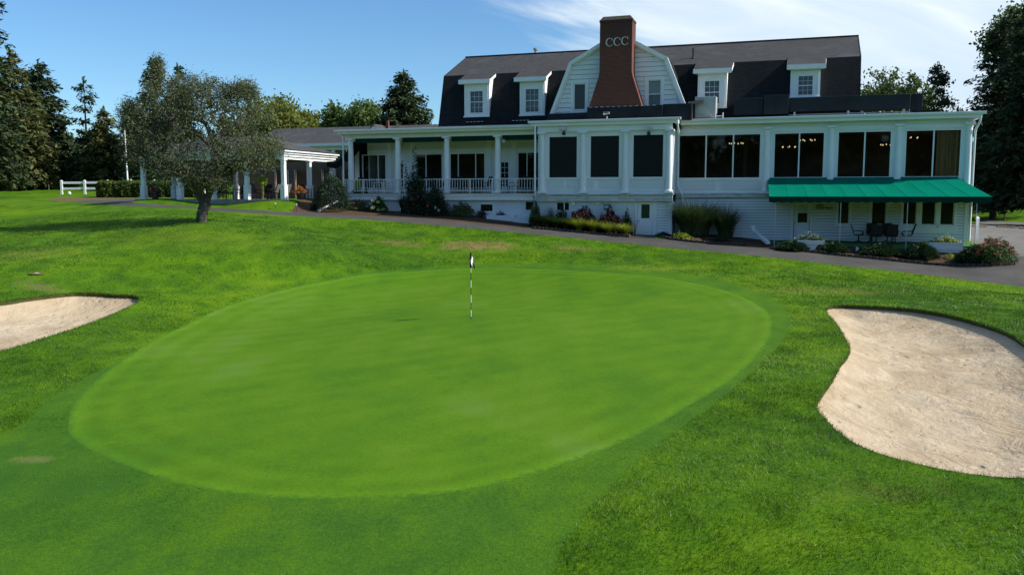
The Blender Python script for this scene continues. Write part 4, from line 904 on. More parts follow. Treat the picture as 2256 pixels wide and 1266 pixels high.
def rail(x0, y0, x1, y1, n, posts):
    d = np.array([x1-x0, y1-y0]);
    for z, r in ((5.04, .026), (4.27, .022)): mb.tube([(x0,y0,z),(x1,y1,z)], r, 6)
    for i in range(n+1): p = np.array([x0, y0])+d*i/n; mb.tube([(p[0],p[1],4.27),(p[0],p[1],5.03)], .0165, 5)
    for i in range(posts+1): p = np.array([x0, y0])+d*i/posts; mb.tube([(p[0],p[1],4.1),(p[0],p[1],5.06)], .03, 6); mb.lathe([(.06,0),(.03,.05)], (p[0],p[1],4.121), 8)
rail(r0, rv, r1, rv, 76, 9); rail(r0, rv, r0, PB-.05, 15, 2); mb.build('porch_railing', M.trim, CH)
mb = MB()
for px, v in ((885, 1.7), (1110, -.2)): u = fu(px, v, 312); mb.box(u-.1, u+.1, v-.1, v+.05, 7.35, 7.55)
build_split(mb, 'porch_speaker', M.stain, CH)

# ---- wing behind the porch
wv = 14.0; wl, wr = fu(545, wv, 300), fu(838, wv, 300); wr2 = wr + 6
WG = thing('low_wing', 'long low white wing with grey shingle roof behind the patio roof', 'building', b2w((wl+wr2)/2, wv, 3.6), -FA); wc = (wl+wr2)/2
hr, he = fh(720, 281, wv+4.5)-3.6, fh(720, 316, wv-.5)-3.6; A, B = wl-wc, wr2-wc
mb = MB(); mb.quad((A,-.5,he),(B,-.5,he),(B,4.5,hr),(A,4.5,hr)); mb.quad((B,9.5,he),(A,9.5,he),(A,4.5,hr),(B,4.5,hr)); mb.quad((A,-.5,he),(A,4.5,hr),(A,9.5,he),(A,4.5,he-.02)); mb.build('wing_roof', M.shingle_wing, WG)
mb = MB(); mb.box(A, B, -.56, -.44, he-.22, he+.02); mb.box(A, B, -.43, 0, he-.24, he-.2); mb.build('wing_fascia', M.trim, WG)
wins = [(fu(a, wv, 335)-wc, fu(b, wv, 335)-wc, he-2.1, he-.46) for a, b in ((640,672),(680,708),(711,732),(736,764))]
mb = MB(); wall(mb, A+.3, B-.3, -.6, he-.24, 0, .12, wins); mb.box(A+.3, A+.42, .122, 9, -.6, he); mb.box(B-.42, B-.3, .122, 9, -.6, he); mb.build('wing_wall', M.white, WG)
for o in wins: window(o[0]+.002, o[1]-.002, o[2]+.002, o[3]-.002, .05, fw=.08, pane=M.darkglass, parent=WG)
u = fu(827, wv+1, 280)-wc; mb = MB(); z = fh(827, 286, wv-.5)-3.6
mb.prism([(u-.65, z), (u+.55, z), (u-.0, z+.55)], -.2, .02, T=lambda a, b, c: (a, c+1.0, b)); mb.build('small_gable', M.trim, WG)
mb = MB(); mb.quad((u-.72,.7,z-.05),(u,.7,z+.6),(u,4.4,z+.6),(u-.72,4.4,z-.05)); mb.quad((u,.7,z+.6),(u+.62,.7,z-.05),(u+.62,4.4,z-.05),(u,4.4,z+.6)); mb.build('small_gable_roof', M.shingle_wing, WG)
mb = MB(); mb.box(u+.18, u+.42, 2.6, 2.85, z, z+1.05); mb.build('chimney_flue', M.brick, WG)

# ---- open patio pavilion
pvv = -2.8; pz = 3.70
pu_ = [fu(q, pvv, 420) for q in (317, 397, 470, 545, 626)]; PO = b2w(pu_[-1], pvv, pz)
PV = thing('patio_pavilion', 'open white patio pavilion with square posts and hipped grey roof', 'pavilion', PO, -FA)
X = [q - pu_[-1] for q in pu_]; D = 9.0
mb = MB(); mb.box(X[0]-.5, .5, -.35, D, -.9, 0); mb.build('patio_floor', M.concrete, PV)
def post(x, y):
    mb = MB(); mb.box(x-.13, x+.13, y-.13, y+.13, .99, 2.62); mb.box(x-.18, x+.18, y-.18, y+.18, 0, .95); mb.box(x-.2, x+.2, y-.2, y+.2, .951, .988); mb.box(x-.19, x+.19, y-.19, y+.19, 2.621, 2.70)
    return mb.build('post', M.trim, PV)
for x in X: post(x, 0)
for y in (3.15, 6.3): post(0, y); post(X[0], y)
post(X[1], 6.3)
eh = 2.70; W0, W1, V0, V1 = X[0]-.45, .45, -.45, 6.75
mb = MB()
for k, (o, a, b) in enumerate(((.14, 0, .18), (.05, .183, .34), (-.04, .343, .48), (-.15, .483, .62))):
    mb.box(W0+.45-.2-.25+.0+o+.2, W1-o-.2, V0+o+.2, V0+o+.38, eh+a, eh+b); mb.box(W1-o-.38, W1-o-.2, V0+o+.382, V1-o-.2, eh+a, eh+b); mb.box(W0+.2+o, W0+.38+o, V0+o+.382, V1-o-.2, eh+a, eh+b); mb.box(W0+.382+o, W1-o-.382, V1-o-.38, V1-o-.2, eh+a, eh+b)
mb.build('stepped_fascia', M.trim, PV)
rz, rh = eh+.63, fh(619, 300, pvv+3.4)-pz; vm = (V0+V1)/2; k = (V1-V0)/2
mb = MB(); R_ = [(W0-.02,V0-.02,rz),(W1+.02,V0-.02,rz),(W1+.02,V1,rz),(W0-.02,V1,rz),(W0+k,vm,rh),(W1-k-.6,vm,rh)]
mb.add(R_, [(0,1,5,4),(1,2,5),(2,3,4,5),(3,0,4)]); mb.build('hip_roof', M.shingle_wing, PV)
mb = MB(); mb.box(W0+.4, W1-.4, V0+.4, V1-.4, eh+.01, eh+.03); mb.build('patio_ceiling', M.room, PV)
mb = MB(); mb.tube([(.30,-.36,2.9),(.24,-.30,2.5),(.20,-.24,2.3),(.2,-.24,.1)], .045, 8); mb.build('downspout', M.trim, PV)
mb = MB(); wall(mb, X[0]+1.5, 3.6, -.5, 2.9, 8.6, 8.72, [(x, x+1.1, .05, 2.2) for x in (-6.4, -4.6, -2.2, -.4, 1.6)])
mb.box(X[0]+1.5, 3.6, 9.4, 9.5, -.5, 2.9); mb.build('dark_back_wall', M.room, PV)
mb = MB()
for x in (-6.4, -4.6, -2.2, -.4, 1.6): mb.box(x-.08, x-.002, 8.55, 8.599, .0, 2.28); mb.box(x+1.102, x+1.18, 8.55, 8.599, 0, 2.28)
build_split(mb, 'door_casing', M.stain, PV)
# black canvas between pavilion and porch
sx0, sx1 = .1, fu(768, .3, 340) - pu_[-1] + .35
SA = thing('shade_canvas', 'black sagging shade canvas slung between pavilion and white porch', 'shade canvas', b2w(pu_[-1], pvv, pz), -FA)
NX, NY = 14, 8; V_ = []
for j in range(NY+1):
    for i in range(NX+1):
        s, t = i/NX, j/NY; x = 1.5 + (sx1-1.5)*s; z = 2.62*(1-s)**1.0 + 3.95*s - .55*math.sin(s*math.pi)*(1-.2*t) + .1*math.sin(t*3); V_.append((x, 3.0 + t*4.2, z))
mb = MB(); mb.add(V_, [(j*(NX+1)+i, j*(NX+1)+i+1, (j+1)*(NX+1)+i+1, (j+1)*(NX+1)+i) for j in range(NY) for i in range(NX)]); mb.build('canvas', M.sail, SA, 60)
mb = MB(); NV = [V_[i] for i in range(NX+1)]; mb.add(NV + [(x, y+.05, z-.35-.25*i/NX) for i, (x, y, z) in enumerate(NV)], [(i, i+1, NX+2+i, NX+1+i) for i in range(NX)]); mb.build('canvas_skirt', M.sail, SA)
q = fu(731, 2.2, 385) - pu_[-1]; mb = MB(); mb.box(q-.16, q+.16, 4.9, 5.2, -.6, 2.0); mb.build('post', M.trim, SA)
mb = MB(); mb.box(1.3, sx1+.4, 7.6, 7.75, -.8, 3.9); mb.build('black_backdrop_screen', M.sail, SA)
# ------------------------------------------------------------------ vegetation
M.bark = noisy('grey_bark', (.055, .047, .038), (.14, .122, .10), 5, .95, .1, 1.0, .03, 22, stretch=(1, 1, .3))
M.bark_dark = noisy('dark_bark', (.022, .018, .014), (.06, .05, .04), 4, .95, .1, .8, .03, 14, stretch=(1, 1, .3))
M.twig = noisy('grey_twigs', (.085, .075, .062), (.17, .155, .135), 3, .9, .1)
M.lf_crab = leafmat('crabapple_leaves', [(0.0391, 0.0506, 0.0207), (0.0805, 0.1012, 0.0414), (0.1334, 0.1518, 0.069), (0.1667, 0.1495, 0.09775)], .22, .6, .2)
M.lf_spruce = leafmat('spruce_needles', [(0.0138, 0.0276, 0.01552), (0.03105, 0.05347, 0.02242), (0.06555, 0.0897, 0.03277), (0.1138, 0.1276, 0.0483)], .12, .7, .15, .35)
M.lf_olive = leafmat('olive_needles', [(.034, .046, .016), (.075, .088, .028), (.118, .124, .042), (.155, .15, .058)], .18, .7, .15, .4)
M.lf_dark = leafmat('dark_cedar_leaves', [(0.0078, 0.01755, 0.00975), (0.0156, 0.03315, 0.0156), (0.0273, 0.05265, 0.02145), (0.0468, 0.078, 0.0273)], .10, .7, .15, .3)
M.lf_cedar = leafmat('thin_cedar_leaves', [(0.018, 0.027, 0.015), (0.039, 0.0525, 0.027), (0.0675, 0.0825, 0.039), (0.0975, 0.105, 0.054)], .25, .7, .15, .5)
M.lf_yellow = leafmat('autumn_leaves', [(0.0585, 0.0975, 0.0195), (0.1235, 0.1625, 0.0312), (0.2015, 0.2145, 0.0442), (0.2795, 0.2405, 0.0585)], .4, .6, .2, .3)
M.lf_green = leafmat('maple_leaves', [(0.033, 0.0675, 0.018), (0.0675, 0.117, 0.027), (0.12, 0.165, 0.039), (0.18, 0.195, 0.051)], .35, .6, .2, .3)
M.lf_hedge = leafmat('hedge_leaves', [(.026, .052, .010), (.060, .102, .018), (.100, .145, .028), (.14, .175, .04)], .2, .6, .2, 1.0)
M.lf_bush = leafmat('dark_shrub_leaves', [(0.008, 0.0192, 0.0096), (0.016, 0.0384, 0.016), (0.0288, 0.0608, 0.0224), (0.048, 0.088, 0.0288)], .15, .5, .3, 1.5)
M.lf_juniper = leafmat('juniper_needles', [(0.009, 0.024, 0.012), (0.021, 0.051, 0.0195), (0.045, 0.09, 0.027), (0.0825, 0.135, 0.039)], .15, .6, .2, 1.5)
M.lf_garden = leafmat('garden_leaves', [(0.0192, 0.048, 0.0128), (0.048, 0.0992, 0.0224), (0.088, 0.16, 0.0352), (0.136, 0.216, 0.048)], .25, .5, .3, 1.5)
M.lf_lime = leafmat('lime_leaves', [(0.1265, 0.1955, 0.023), (0.2415, 0.3105, 0.0345), (0.368, 0.4025, 0.046), (0.506, 0.483, 0.0805)], .35, .5, .25, 2.0)
M.lf_wine = leafmat('wine_red_leaves', [(0.01368, 0.01094, 0.01094), (0.03557, 0.01642, 0.01642), (0.07114, 0.02462, 0.02462), (0.1026, 0.04104, 0.03283)], .2, .5, .3, 2.0)
M.fl_mauve = leafmat('mauve_flower_heads', [(0.09, 0.0225, 0.0375), (0.195, 0.045, 0.0675), (0.285, 0.09, 0.1125), (0.36, 0.15, 0.165)], .2, .7, .1, 3)
M.fl_red = leafmat('dark_red_flower_heads', [(0.096, 0.0128, 0.0192), (0.208, 0.0224, 0.032), (0.32, 0.048, 0.0512), (0.416, 0.112, 0.08)], .2, .7, .1, 3)
M.fl_rust = leafmat('rust_flower_heads', [(0.156, 0.039, 0.026), (0.338, 0.091, 0.052), (0.468, 0.195, 0.117), (0.546, 0.312, 0.195)], .2, .7, .1, 3)
M.fl_cream = leafmat('cream_flower_heads', [(.42, .42, .16), (.58, .58, .28), (.68, .68, .40), (.72, .72, .5)], .3, .6, .1, 3)
M.fl_white = leafmat('white_petals', [(.55, .52, .48), (.68, .65, .62), (.74, .72, .70), (.78, .77, .75)], .3, .6, .1, 3)
M.fl_rose = leafmat('rose_petals', [(.42, .03, .05), (.55, .06, .08), (.62, .12, .14), (.7, .22, .22)], .3, .5, .2, 3)
M.fl_orange = leafmat('orange_petals', [(.35, .06, .01), (.55, .12, .015), (.7, .2, .03), (.75, .32, .06)], .3, .5, .2, 3)
M.fl_pink = leafmat('pink_petals', [(.45, .12, .22), (.6, .2, .3), (.68, .35, .42), (.74, .5, .52)], .3, .5, .2, 3)
M.straw = leafmat('dry_grass_stems', [(.16, .13, .08), (.24, .19, .12), (.32, .26, .17), (.38, .32, .22)], .2, .8, .1, 3)
M.lf_reed = leafmat('ornamental_grass', [(0.0224, 0.0448, 0.014), (0.0476, 0.084, 0.0252), (0.0812, 0.1232, 0.0392), (0.126, 0.161, 0.07)], .3, .5, .3, 2)

def unit(a): return a / (np.linalg.norm(a, axis=-1, keepdims=True) + 1e-9)
def leaves(c, L, W, r, bias=None, bk=0.0):
    """diamond leaves at c, random headings pulled towards bias"""
    n = len(c); d = unit(r.normal(0, 1, (n, 3)))
    if bias is not None: d = unit(d + bk * bias)
    s = unit(np.cross(d, unit(r.normal(0, 1, (n, 3))))); L = L * r.uniform(.6, 1.3, (n, 1)); W = W * r.uniform(.6, 1.3, (n, 1))
    return np.stack([c - d*L*.5, c + s*W*.5 - d*L*.05, c + d*L*.5, c - s*W*.5 - d*L*.05], 1)
def blob(n, rx, ry, rz, L, W, seed, shell=.5, bump=.18, z0=0.0, bias=None, bk=0.0, full=False):
    r = np.random.default_rng(seed); d = unit(r.normal(0, 1, (n, 3)))
    if not full: d[:, 2] = np.abs(d[:, 2])
    q = 1 + bump * (np.sin(d[:, 0]*5 + seed) * np.cos(d[:, 1]*6 - seed*.7) + .6*np.sin(d[:, 2]*9 + d[:, 0]*7))
    rad = (shell + (1-shell) * r.random(n) ** .5) * q * r.uniform(.93, 1.06, n)
    c = d * rad[:, None] * np.array([rx, ry, rz]); c[:, 2] += z0
    return leaves(c, L, W, r, unit(d) if bias is None else np.asarray(bias, float), bk or .8)
def frusta(A, B, ra, rb, n=5):
    d = unit(B - A); ref = np.where(np.abs(d[:, 2:3]) < .9, np.array([[0, 0, 1.0]]), np.array([[1.0, 0, 0]])); a = unit(np.cross(d, ref)); b = np.cross(d, a)
    t = 2*np.pi*np.arange(n+1)/n; ring = np.cos(t)[None, :, None]*a[:, None] + np.sin(t)[None, :, None]*b[:, None]
    P = A[:, None] + ring*ra[:, None, None]; Q = B[:, None] + ring*rb[:, None, None]
    return np.stack([P[:, :-1], P[:, 1:], Q[:, 1:], Q[:, :-1]], 2).reshape(-1, 4, 3)
def grow(nodes, par, targets, seed, step=.4, jit=.08, sag=0.0):
    r = np.random.default_rng(seed); P = [np.array(p, float) for p in nodes]; par = list(par); base = np.array(nodes[-1], float)
    order = np.argsort(np.linalg.norm(targets - np.array(nodes).mean(0), axis=1)); tips = []
    for i in order:
        t = targets[i]; A = np.array(P); dd = np.linalg.norm(A - t, axis=1) + .25*np.maximum(0, A[:, 2] - t[2]); dd[0] += 9; j = int(np.argmin(dd)); p = P[j]; L = np.linalg.norm(t - p); k = max(1, int(L / step)); last = j
        for m in range(1, k+1):
            f = m / k; q = p + (t - p)*f + r.normal(0, jit, 3)*min(1, L)*(f < 1); q[2] += sag*math.sin(f*math.pi)*L; P.append(q); par.append(last); last = len(P) - 1
        tips.append(last)
    P = np.array(P); par = np.array(par); cnt = np.zeros(len(P))
    kids = np.bincount(par[par >= 0], minlength=len(P)); cnt[kids == 0] = 1
    for i in range(len(P)-1, 0, -1): cnt[par[i]] += cnt[i]
    return P, par, cnt
def tree_root(name, label, cat, base, group=None, rz=0.0): return thing(name, label, cat, base, rz, group)
def deciduous(label, base, H, rx, seed, leafm, n_att=170, leaf=.4, n_leaf=16000, barkm=None, zlo=.3, name='tree', ell=None, twig=.02, group=None, trunk=None, gap=.35, droop=0.0, ry=None, spread=None):
    r = np.random.default_rng(seed); ry = ry or rx; zc = H*(1+zlo)/2; rz_ = H*(1-zlo)/2
    bl = ell or [(0, 0, zc, rx, ry, rz_)] + [(rx*.6*math.cos(a), ry*.6*math.sin(a), zc + rz_*b, rx*.55, ry*.55, rz_*.5) for a, b in ((.5, -.2), (2.4, .1), (4.1, -.35), (5.4, .25), (1.4, .45))]
    T = []
    while len(T) < n_att:
        e = bl[r.integers(len(bl))]; d = unit(r.normal(0, 1, 3)); T.append(np.array(e[:3]) + d * (r.random() ** .45) * np.array(e[3:]))
    T = np.array(T); T = T[T[:, 2] > H*zlo*.6]
    nodes, par = trunk or ([(0, 0, 0), (0, 0, H*zlo*.5), (.1, 0, H*zlo), (.05, .1, H*(zlo+.2)), (0, 0, H*(zlo+.4))], [-1, 0, 1, 2, 3])
    P, par, cnt = grow(nodes, par, T, seed, step=max(.35, rx*.12))
    rad = twig * cnt ** .48 * np.where(cnt > 350, 1.22, np.where(cnt > 120, 1.1, 1.0)); root = tree_root(name, label, 'tree', base, group); e = np.arange(1, len(P)); ra = np.minimum(rad[par[e]], rad[e]*1.5 + .01)
    np_mesh('trunk', frusta(P[par[e]], P[e], ra, rad[e], 6), 4, barkm or M.bark_dark, root, smooth=False)
    k = np.nonzero(cnt <= 3)[0]; c = P[r.choice(k, n_leaf)]; sp = spread or rx*.13; c = c + r.normal(0, sp, c.shape); c[:, 2] -= droop*np.abs(r.normal(0, 1, len(c)))
    hole = np.sin(c[:, 0]*2.1/rx*3 + seed) * np.sin(c[:, 1]*2.3/rx*3) * np.sin(c[:, 2]*2.0/rx*3 + 1) ; c = c[r.random(len(c)) > gap * (hole > .1)]
    np_mesh('crown', leaves(c, leaf, leaf*.6, r, np.array([0, 0, -1.0]), .3), 4, leafm, root); return root
def conifer(label, base, H, R, seed, leafm, levels=26, per=7, spray=.55, z0=.06, droop=.28, power=.8, irregular=.25, thin=0.0, dens=1.0, name='spruce_tree', group=None, width=.3, tip=.0):
    r = np.random.default_rng(seed); C, Dn, S = [], [], []; bA, bB, bR = [], [], []
    for i in range(levels):
        t = z0 + (1-z0) * (i + r.uniform(-.3, .3)) / levels; t = min(max(t, z0), .985); prof = R * ((1-t) ** power) * (1 - .25*max(0, (.12-t)/.12)) + .12
        if r.random() < thin and t < .9: continue
        for k in range(max(4, int(per * (1 - .4*t)))):
            if r.random() < irregular*.5: continue
            az = 2*np.pi*(k + r.uniform(-.4, .4))/per + i*1.3; L = prof * r.uniform(1 - irregular*1.4, 1.12); m = max(4, int(dens * L / (spray*.20)))
            s = np.sort(r.uniform(.12, 1.0, m)); zz = t*H + (.10*s - droop*s**1.6) * L + tip*L*np.maximum(0, s-.75)
            p = np.stack([np.cos(az)*L*s, np.sin(az)*L*s, zz], 1); side = np.array([-math.sin(az), math.cos(az), 0]); w = r.normal(0, 1, (m, 1)) * width * L * .45 * (1.05 - s[:, None]*.75)
            p = p + side*w; p[:, 2] -= np.abs(w[:, 0])*.25 + r.uniform(0, .12, m)*spray; C.append(p)
            o = np.array([math.cos(az), math.sin(az), -.35]); Dn.append(np.tile(o, (m, 1)) + side*np.sign(w)*.6); S.append(np.full(m, 1.0 - .35*t))
            bA.append((0, 0, t*H)); bB.append((math.cos(az)*L*.9, math.sin(az)*L*.9, t*H + (.09 - droop*.85)*L)); bR.append(.012 + .012*L)
    C = np.concatenate(C); Dn = unit(np.concatenate(Dn)); S = np.concatenate(S)[:, None]; V = []
    for j in range(3):
        d = unit(Dn + r.normal(0, .45, Dn.shape)); s = unit(np.cross(d, np.array([0, 0, 1.0]) + r.normal(0, .5, d.shape))); L = spray*S*r.uniform(.6, 1.3, (len(C), 1)); Wd = L*.36
        c = C + r.normal(0, spray*.24, C.shape); V.append(np.stack([c - d*L*.4, c + s*Wd*.5, c + d*L*.6, c - s*Wd*.5], 1))
    tz_ = np.linspace(H*.97, H*1.01, 6); V.append(leaves(np.stack([0*tz_, 0*tz_, tz_], 1), spray*.8, spray*.3, r, np.array([0, 0, 1.0]), 1.2))
    root = tree_root(name, label, 'tree', base, group); mb = MB(); mb.tube([(0,0,-.2),(0,0,.3),(0,0,H*.5),(0,0,H*.985)], [R*.07+.1, R*.055+.08, R*.03+.05, .02], 8)
    A, B, rr = np.array(bA), np.array(bB), np.array(bR); tr = mb.build('trunk', M.bark_dark, root); np_mesh('branches', frusta(A, B, rr, rr*.3, 3), 4, M.bark_dark, root)
    np_mesh('crown', np.concatenate(V), 4, leafm, root); return root
def gnd(px, Y):
    x = (px - 1128) / FOC * (Y * math.cos(TILT) + .0) ; return np.array([x, Y, tz(x, Y) - .05])
def topH(py, Y, base): return CZ + (HY - py) * Y / FOC - base[2]

# flowering crab apple in front of the pavilion
b = G(443, 489); sc = scale_at(b) ; q = lambda px, py, y=0.0: np.array([(px-443)/sc, y, (488-py)/sc])
tr = ([q(443,488), q(447,465,.02), q(455,445,.05), q(437,425,.15), q(424,400,.35), q(418,365,.3), q(470,420,-.1), q(478,395,-.35), q(500,355,-.3), q(455,420,.25), q(450,370,.8), q(462,330,-.6)], [-1,0,1,2,3,4,2,6,7,2,9,10])
el = [(*q(450,290), 3.4, 3.2, 2.5), (*q(355,285,.3), 1.9, 2.0, 2.5), (*q(545,285,-.2), 1.9, 2.1, 2.2), (*q(400,225), 2.0, 2.2, 1.5), (*q(500,230), 1.9, 2.0, 1.2), (*q(400,370,-.6), 1.6, 1.8, .9), (*q(545,345,-.5), 1.7, 1.6, 1.0),
      (*q(470,395,-.7), 1.3, 1.3, .5), (*q(325,340), 1.2, 1.4, .9), (*q(585,330,.3), 1.0, 1.2, .9), (*q(362,165), .12, .3, .8), (*q(450,205), 1.6, 1.8, .8), (*q(545,205), .7, .8, .5), (*q(300,260), .5, .8, .9), (*q(450,345,-.3), 2.6, 2.6, 1.5), (*q(460,260), 2.4, 2.6, 1.8)]
deciduous('old crab apple with sparse olive leaves standing on the lawn before the pavilion', b, (488-125)/sc, 4.0, 11, M.lf_crab, n_att=2500, leaf=.088, n_leaf=62000, barkm=M.bark, name='crabapple_tree', ell=el, twig=.0098, trunk=tr, gap=.12, droop=.06, spread=.17)

# conifers on the left
def con(label, px, Y, pytop, R, seed, leafm, **k):
    b = gnd(px, Y); return conifer(label, b, topH(pytop, Y, b), R, seed, leafm, **k)
con('tallest evergreen cut by the left edge of the picture', -50, 62, -150, 3.8, 1, M.lf_spruce, levels=40, per=10, spray=.6, droop=.36, irregular=.28, power=.42, z0=.13)
con('broad dark spruce beside the tallest evergreen on the left', 100, 96, 146, 4.2, 2, M.lf_spruce, levels=34, per=13, spray=.85, droop=.2, power=.5, irregular=.22)
con('shorter full spruce half hidden behind the tallest evergreen', 40, 90, 122, 4.2, 3, M.lf_olive, levels=34, per=13, spray=.85, droop=.2, power=.5, irregular=.22)
con('slender pine with a bare ragged top above the white fence', 197, 94, 180, 2.3, 4, M.lf_spruce, levels=17, per=8, spray=.85, droop=-.1, power=.38, irregular=.4, thin=.08, name='pine_tree')
con('low olive green fir left of the flagpole', 238, 92, 243, 3.0, 5, M.lf_olive, levels=22, per=12, spray=.7, droop=.15, power=.55)
con('low olive green fir right of the flagpole', 296, 94, 236, 2.8, 6, M.lf_olive, levels=22, per=12, spray=.7, droop=.15, power=.6)
cA = con('pointed dark spruce rising behind the crab apple, left of a pair', 345, 88, 138, 3.1, 7, M.lf_spruce, levels=30, per=12, spray=.65, droop=.2, power=.7)
con('blunt dark spruce rising behind the crab apple, right of a pair', 402, 90, 150, 3.1, 8, M.lf_spruce, levels=30, per=12, spray=.65, droop=.2, power=.55)
con('wide dark spruce above the low wing roof beside the gambrel', 893, 92, 164, 5.5, 9, M.lf_spruce, levels=42, per=15, spray=.75, droop=.3, power=.66, tip=.3, irregular=.14)
def dec(label, px, Y, pytop, rx, seed, leafm, **k):
    b = gnd(px, Y); return deciduous(label, b, topH(pytop, Y, b), rx, seed, leafm, **k)
dec('yellowing tree behind the pavilion, larger of two', 600, 112, 220, 4.6, 21, M.lf_yellow, leaf=.5, n_leaf=15000, zlo=.22)
dec('yellowing tree behind the wing roof, smaller of two', 660, 118, 240, 3.4, 22, M.lf_yellow, leaf=.5, n_leaf=11000, zlo=.22)
dec('round maple turning yellow beside the wide dark spruce', 785, 108, 222, 3.9, 23, M.lf_green, leaf=.46, n_leaf=15000, zlo=.25)
dec('thin topped leafy tree behind the right roof end', 1928, 84, 142, 2.9, 24, M.lf_green, leaf=.34, n_leaf=9000, zlo=.2, gap=.8)
dec('lower leafy tree between roof end and ragged cedar', 2000, 88, 158, 2.4, 25, M.lf_green, leaf=.34, n_leaf=8000, zlo=.2, gap=.7)
dec('ragged see through cedar behind the roof duct', 2056, 80, 122, 2.0, 26, M.lf_cedar, leaf=.3, n_leaf=8500, zlo=.25, gap=.85, n_att=150, name='cedar_tree', ell=[(0, 0, 12.2, .7, .7, 1.6), (.3, 0, 9.8, 1.4, 1.2, 1.6), (-.5, .2, 8.2, 1.5, 1.3, 1.5), (.7, 0, 7.2, 1.7, 1.4, 1.4), (-.2, 0, 5.5, 1.5, 1.4, 1.6)])
# the dark stand beside the car park
con('huge black green cedar leaning into the right edge', 2282, 63, -60, 4.6, 31, M.lf_dark, levels=36, per=12, spray=.75, droop=.25, power=.42, irregular=.3, z0=.10, name='cedar_tree', dens=1.2)
con('tall dark cedar with lacy left edge behind the house corner', 2190, 74, 48, 3.9, 32, M.lf_dark, levels=34, per=13, spray=.6, droop=.12, power=.45, irregular=.32, z0=.08, name='cedar_tree')
con('dark cedar filling the gap behind the white corner post', 2225, 88, 120, 4.6, 33, M.lf_dark, levels=26, per=10, spray=.8, droop=.2, power=.4, z0=.05, name='cedar_tree', dens=1.2)
dec('sunlit crown top among the dark cedars', 2232, 78, 12, 3.0, 34, M.lf_green, leaf=.36, n_leaf=12000, zlo=.55, gap=.4)
dec('low dark undergrowth tree beside the car park', 2170, 84, 330, 3.4, 35, M.lf_dark, leaf=.4, n_leaf=9000, zlo=.12)
dec('dark leafy tree at the far end of the car park', 2290, 92, 250, 4.4, 36, M.lf_dark, leaf=.45, n_leaf=11000, zlo=.12)
# background rows
pB = conifer('dark evergreen in the far row beyond fence and pavilion', gnd(-120, 128), 8.5, 3.8, 41, M.lf_spruce, levels=18, per=12, spray=.95, droop=.18, power=.5, z0=.02, group='far row of evergreens')
rr = np.random.default_rng(5)
for px in list(range(-60, 760, 46)):
    Y = 118 + rr.uniform(-6, 14); dup(pB, gnd(px + rr.uniform(-12, 12), Y), rr.uniform(0, 6), scale=rr.uniform(.8, 1.08))
pC = conifer('dark evergreen in the far row behind the car park', gnd(2100, 112), 12, 4.4, 42, M.lf_dark, levels=20, per=12, spray=1.0, droop=.18, power=.45, z0=.02, group='evergreens behind the car park')
for px in (1900, 1975, 2045, 2165, 2235, 2300, 2370): dup(pC, gnd(px, 112 + rr.uniform(-5, 10)), rr.uniform(0, 6), scale=rr.uniform(.62, .8) if px < 2150 else rr.uniform(.9, 1.2))
for i in range(30):      # across the fairway behind the viewpoint: only mirrored in the windows
    x = -175 + 7.5*i + rr.uniform(-2, 2); y = -50 - rr.uniform(0, 16) + max(0, -60-x)*.45; o = dup(pB, (x, y, tz(x, y)-.3), rr.uniform(0, 6), scale=rr.uniform(2.1, 2.8), label='tall dark evergreen across the fairway facing the clubhouse windows', group='evergreens across the fairway')
    x = -66 + 11*i + rr.uniform(-2, 2); y = -48 - rr.uniform(0, 12); o = dup(pC, (x, y, tz(x, y)-.1), rr.uniform(0, 6), scale=rr.uniform(1.2, 1.6), label='tall dark evergreen across the fairway facing the clubhouse windows', group='evergreens across the fairway')

# clipped hedge
r = np.random.default_rng(77); a, c = gnd(214, 75), gnd(500, 75); HL = c[0]-a[0]; h0 = tz(*a[:2]); hh = CZ + (HY-404)*75/FOC - h0 + .1; n = 24000
x = r.uniform(0, HL, n); y = r.uniform(-.7, .7, n); z = r.uniform(0, 1, n) ** .8 * hh; face = r.integers(0, 10, n); y = np.where(face < 5, -.7 + .1*r.normal(0, 1, n), y); z = np.where(face >= 7, hh + .05*r.normal(0, 1, n), z)
e = np.minimum(x, HL - x); rd = np.clip(e/.5, 0, 1) ** .5; y = y*rd; z = z*(.55 + .45*rd); y += .08*np.sin(x*4.1) + .05*np.sin(x*9 + z*4); z += .04*np.sin(x*2.7)
hd = thing('hedge', 'long clipped green hedge in front of the white fence', 'hedge', (a[0], 75, h0))
np_mesh('leaves', leaves(np.stack([x, y, z], 1), .16, .09, r), 4, M.lf_hedge, hd)
mb = MB(); mb.box(.35, HL-.35, -.5, .5, -.3, hh-.2); mb.build('twig_core', M.bark_dark, hd)

# ------------------------------------------------------------------ garden plants
def plant(name, label, px, py, w, h, leafm, n, L, W, seed, cat='shrub', depth=None, shell=.4, bump=.2, group=None, stems=True, pos=None, bk=.8):
    p, fy = bedpt(px, py, min(1.3, w/40*.42)); s = scale_at(p); rx, rz = w/s/2*1.1, max(.1, (h*1.08 - py + fy)/s); root = thing(name, label, cat, p, 0, group)
    np_mesh('foliage', blob(int(n*1.4), rx, (depth or .9)*rx, rz, L, W, seed, shell, bump, bk=bk), 4, leafm, root)
    if stems:
        r = np.random.default_rng(seed+1); k = 22; a = r.uniform(0, 6.28, k); q = r.uniform(.1, .75, k); A = np.stack([np.cos(a)*.06*q, np.sin(a)*.06*q, 0*a - .03], 1); B = np.stack([np.cos(a)*rx*q, np.sin(a)*rx*q, rz*.75*np.sqrt(1-q**2)], 1)
        np_mesh('stems', frusta(A, B, np.full(k, .012), np.full(k, .006), 4), 4, M.bark_dark, root)
    return root, rx, rz
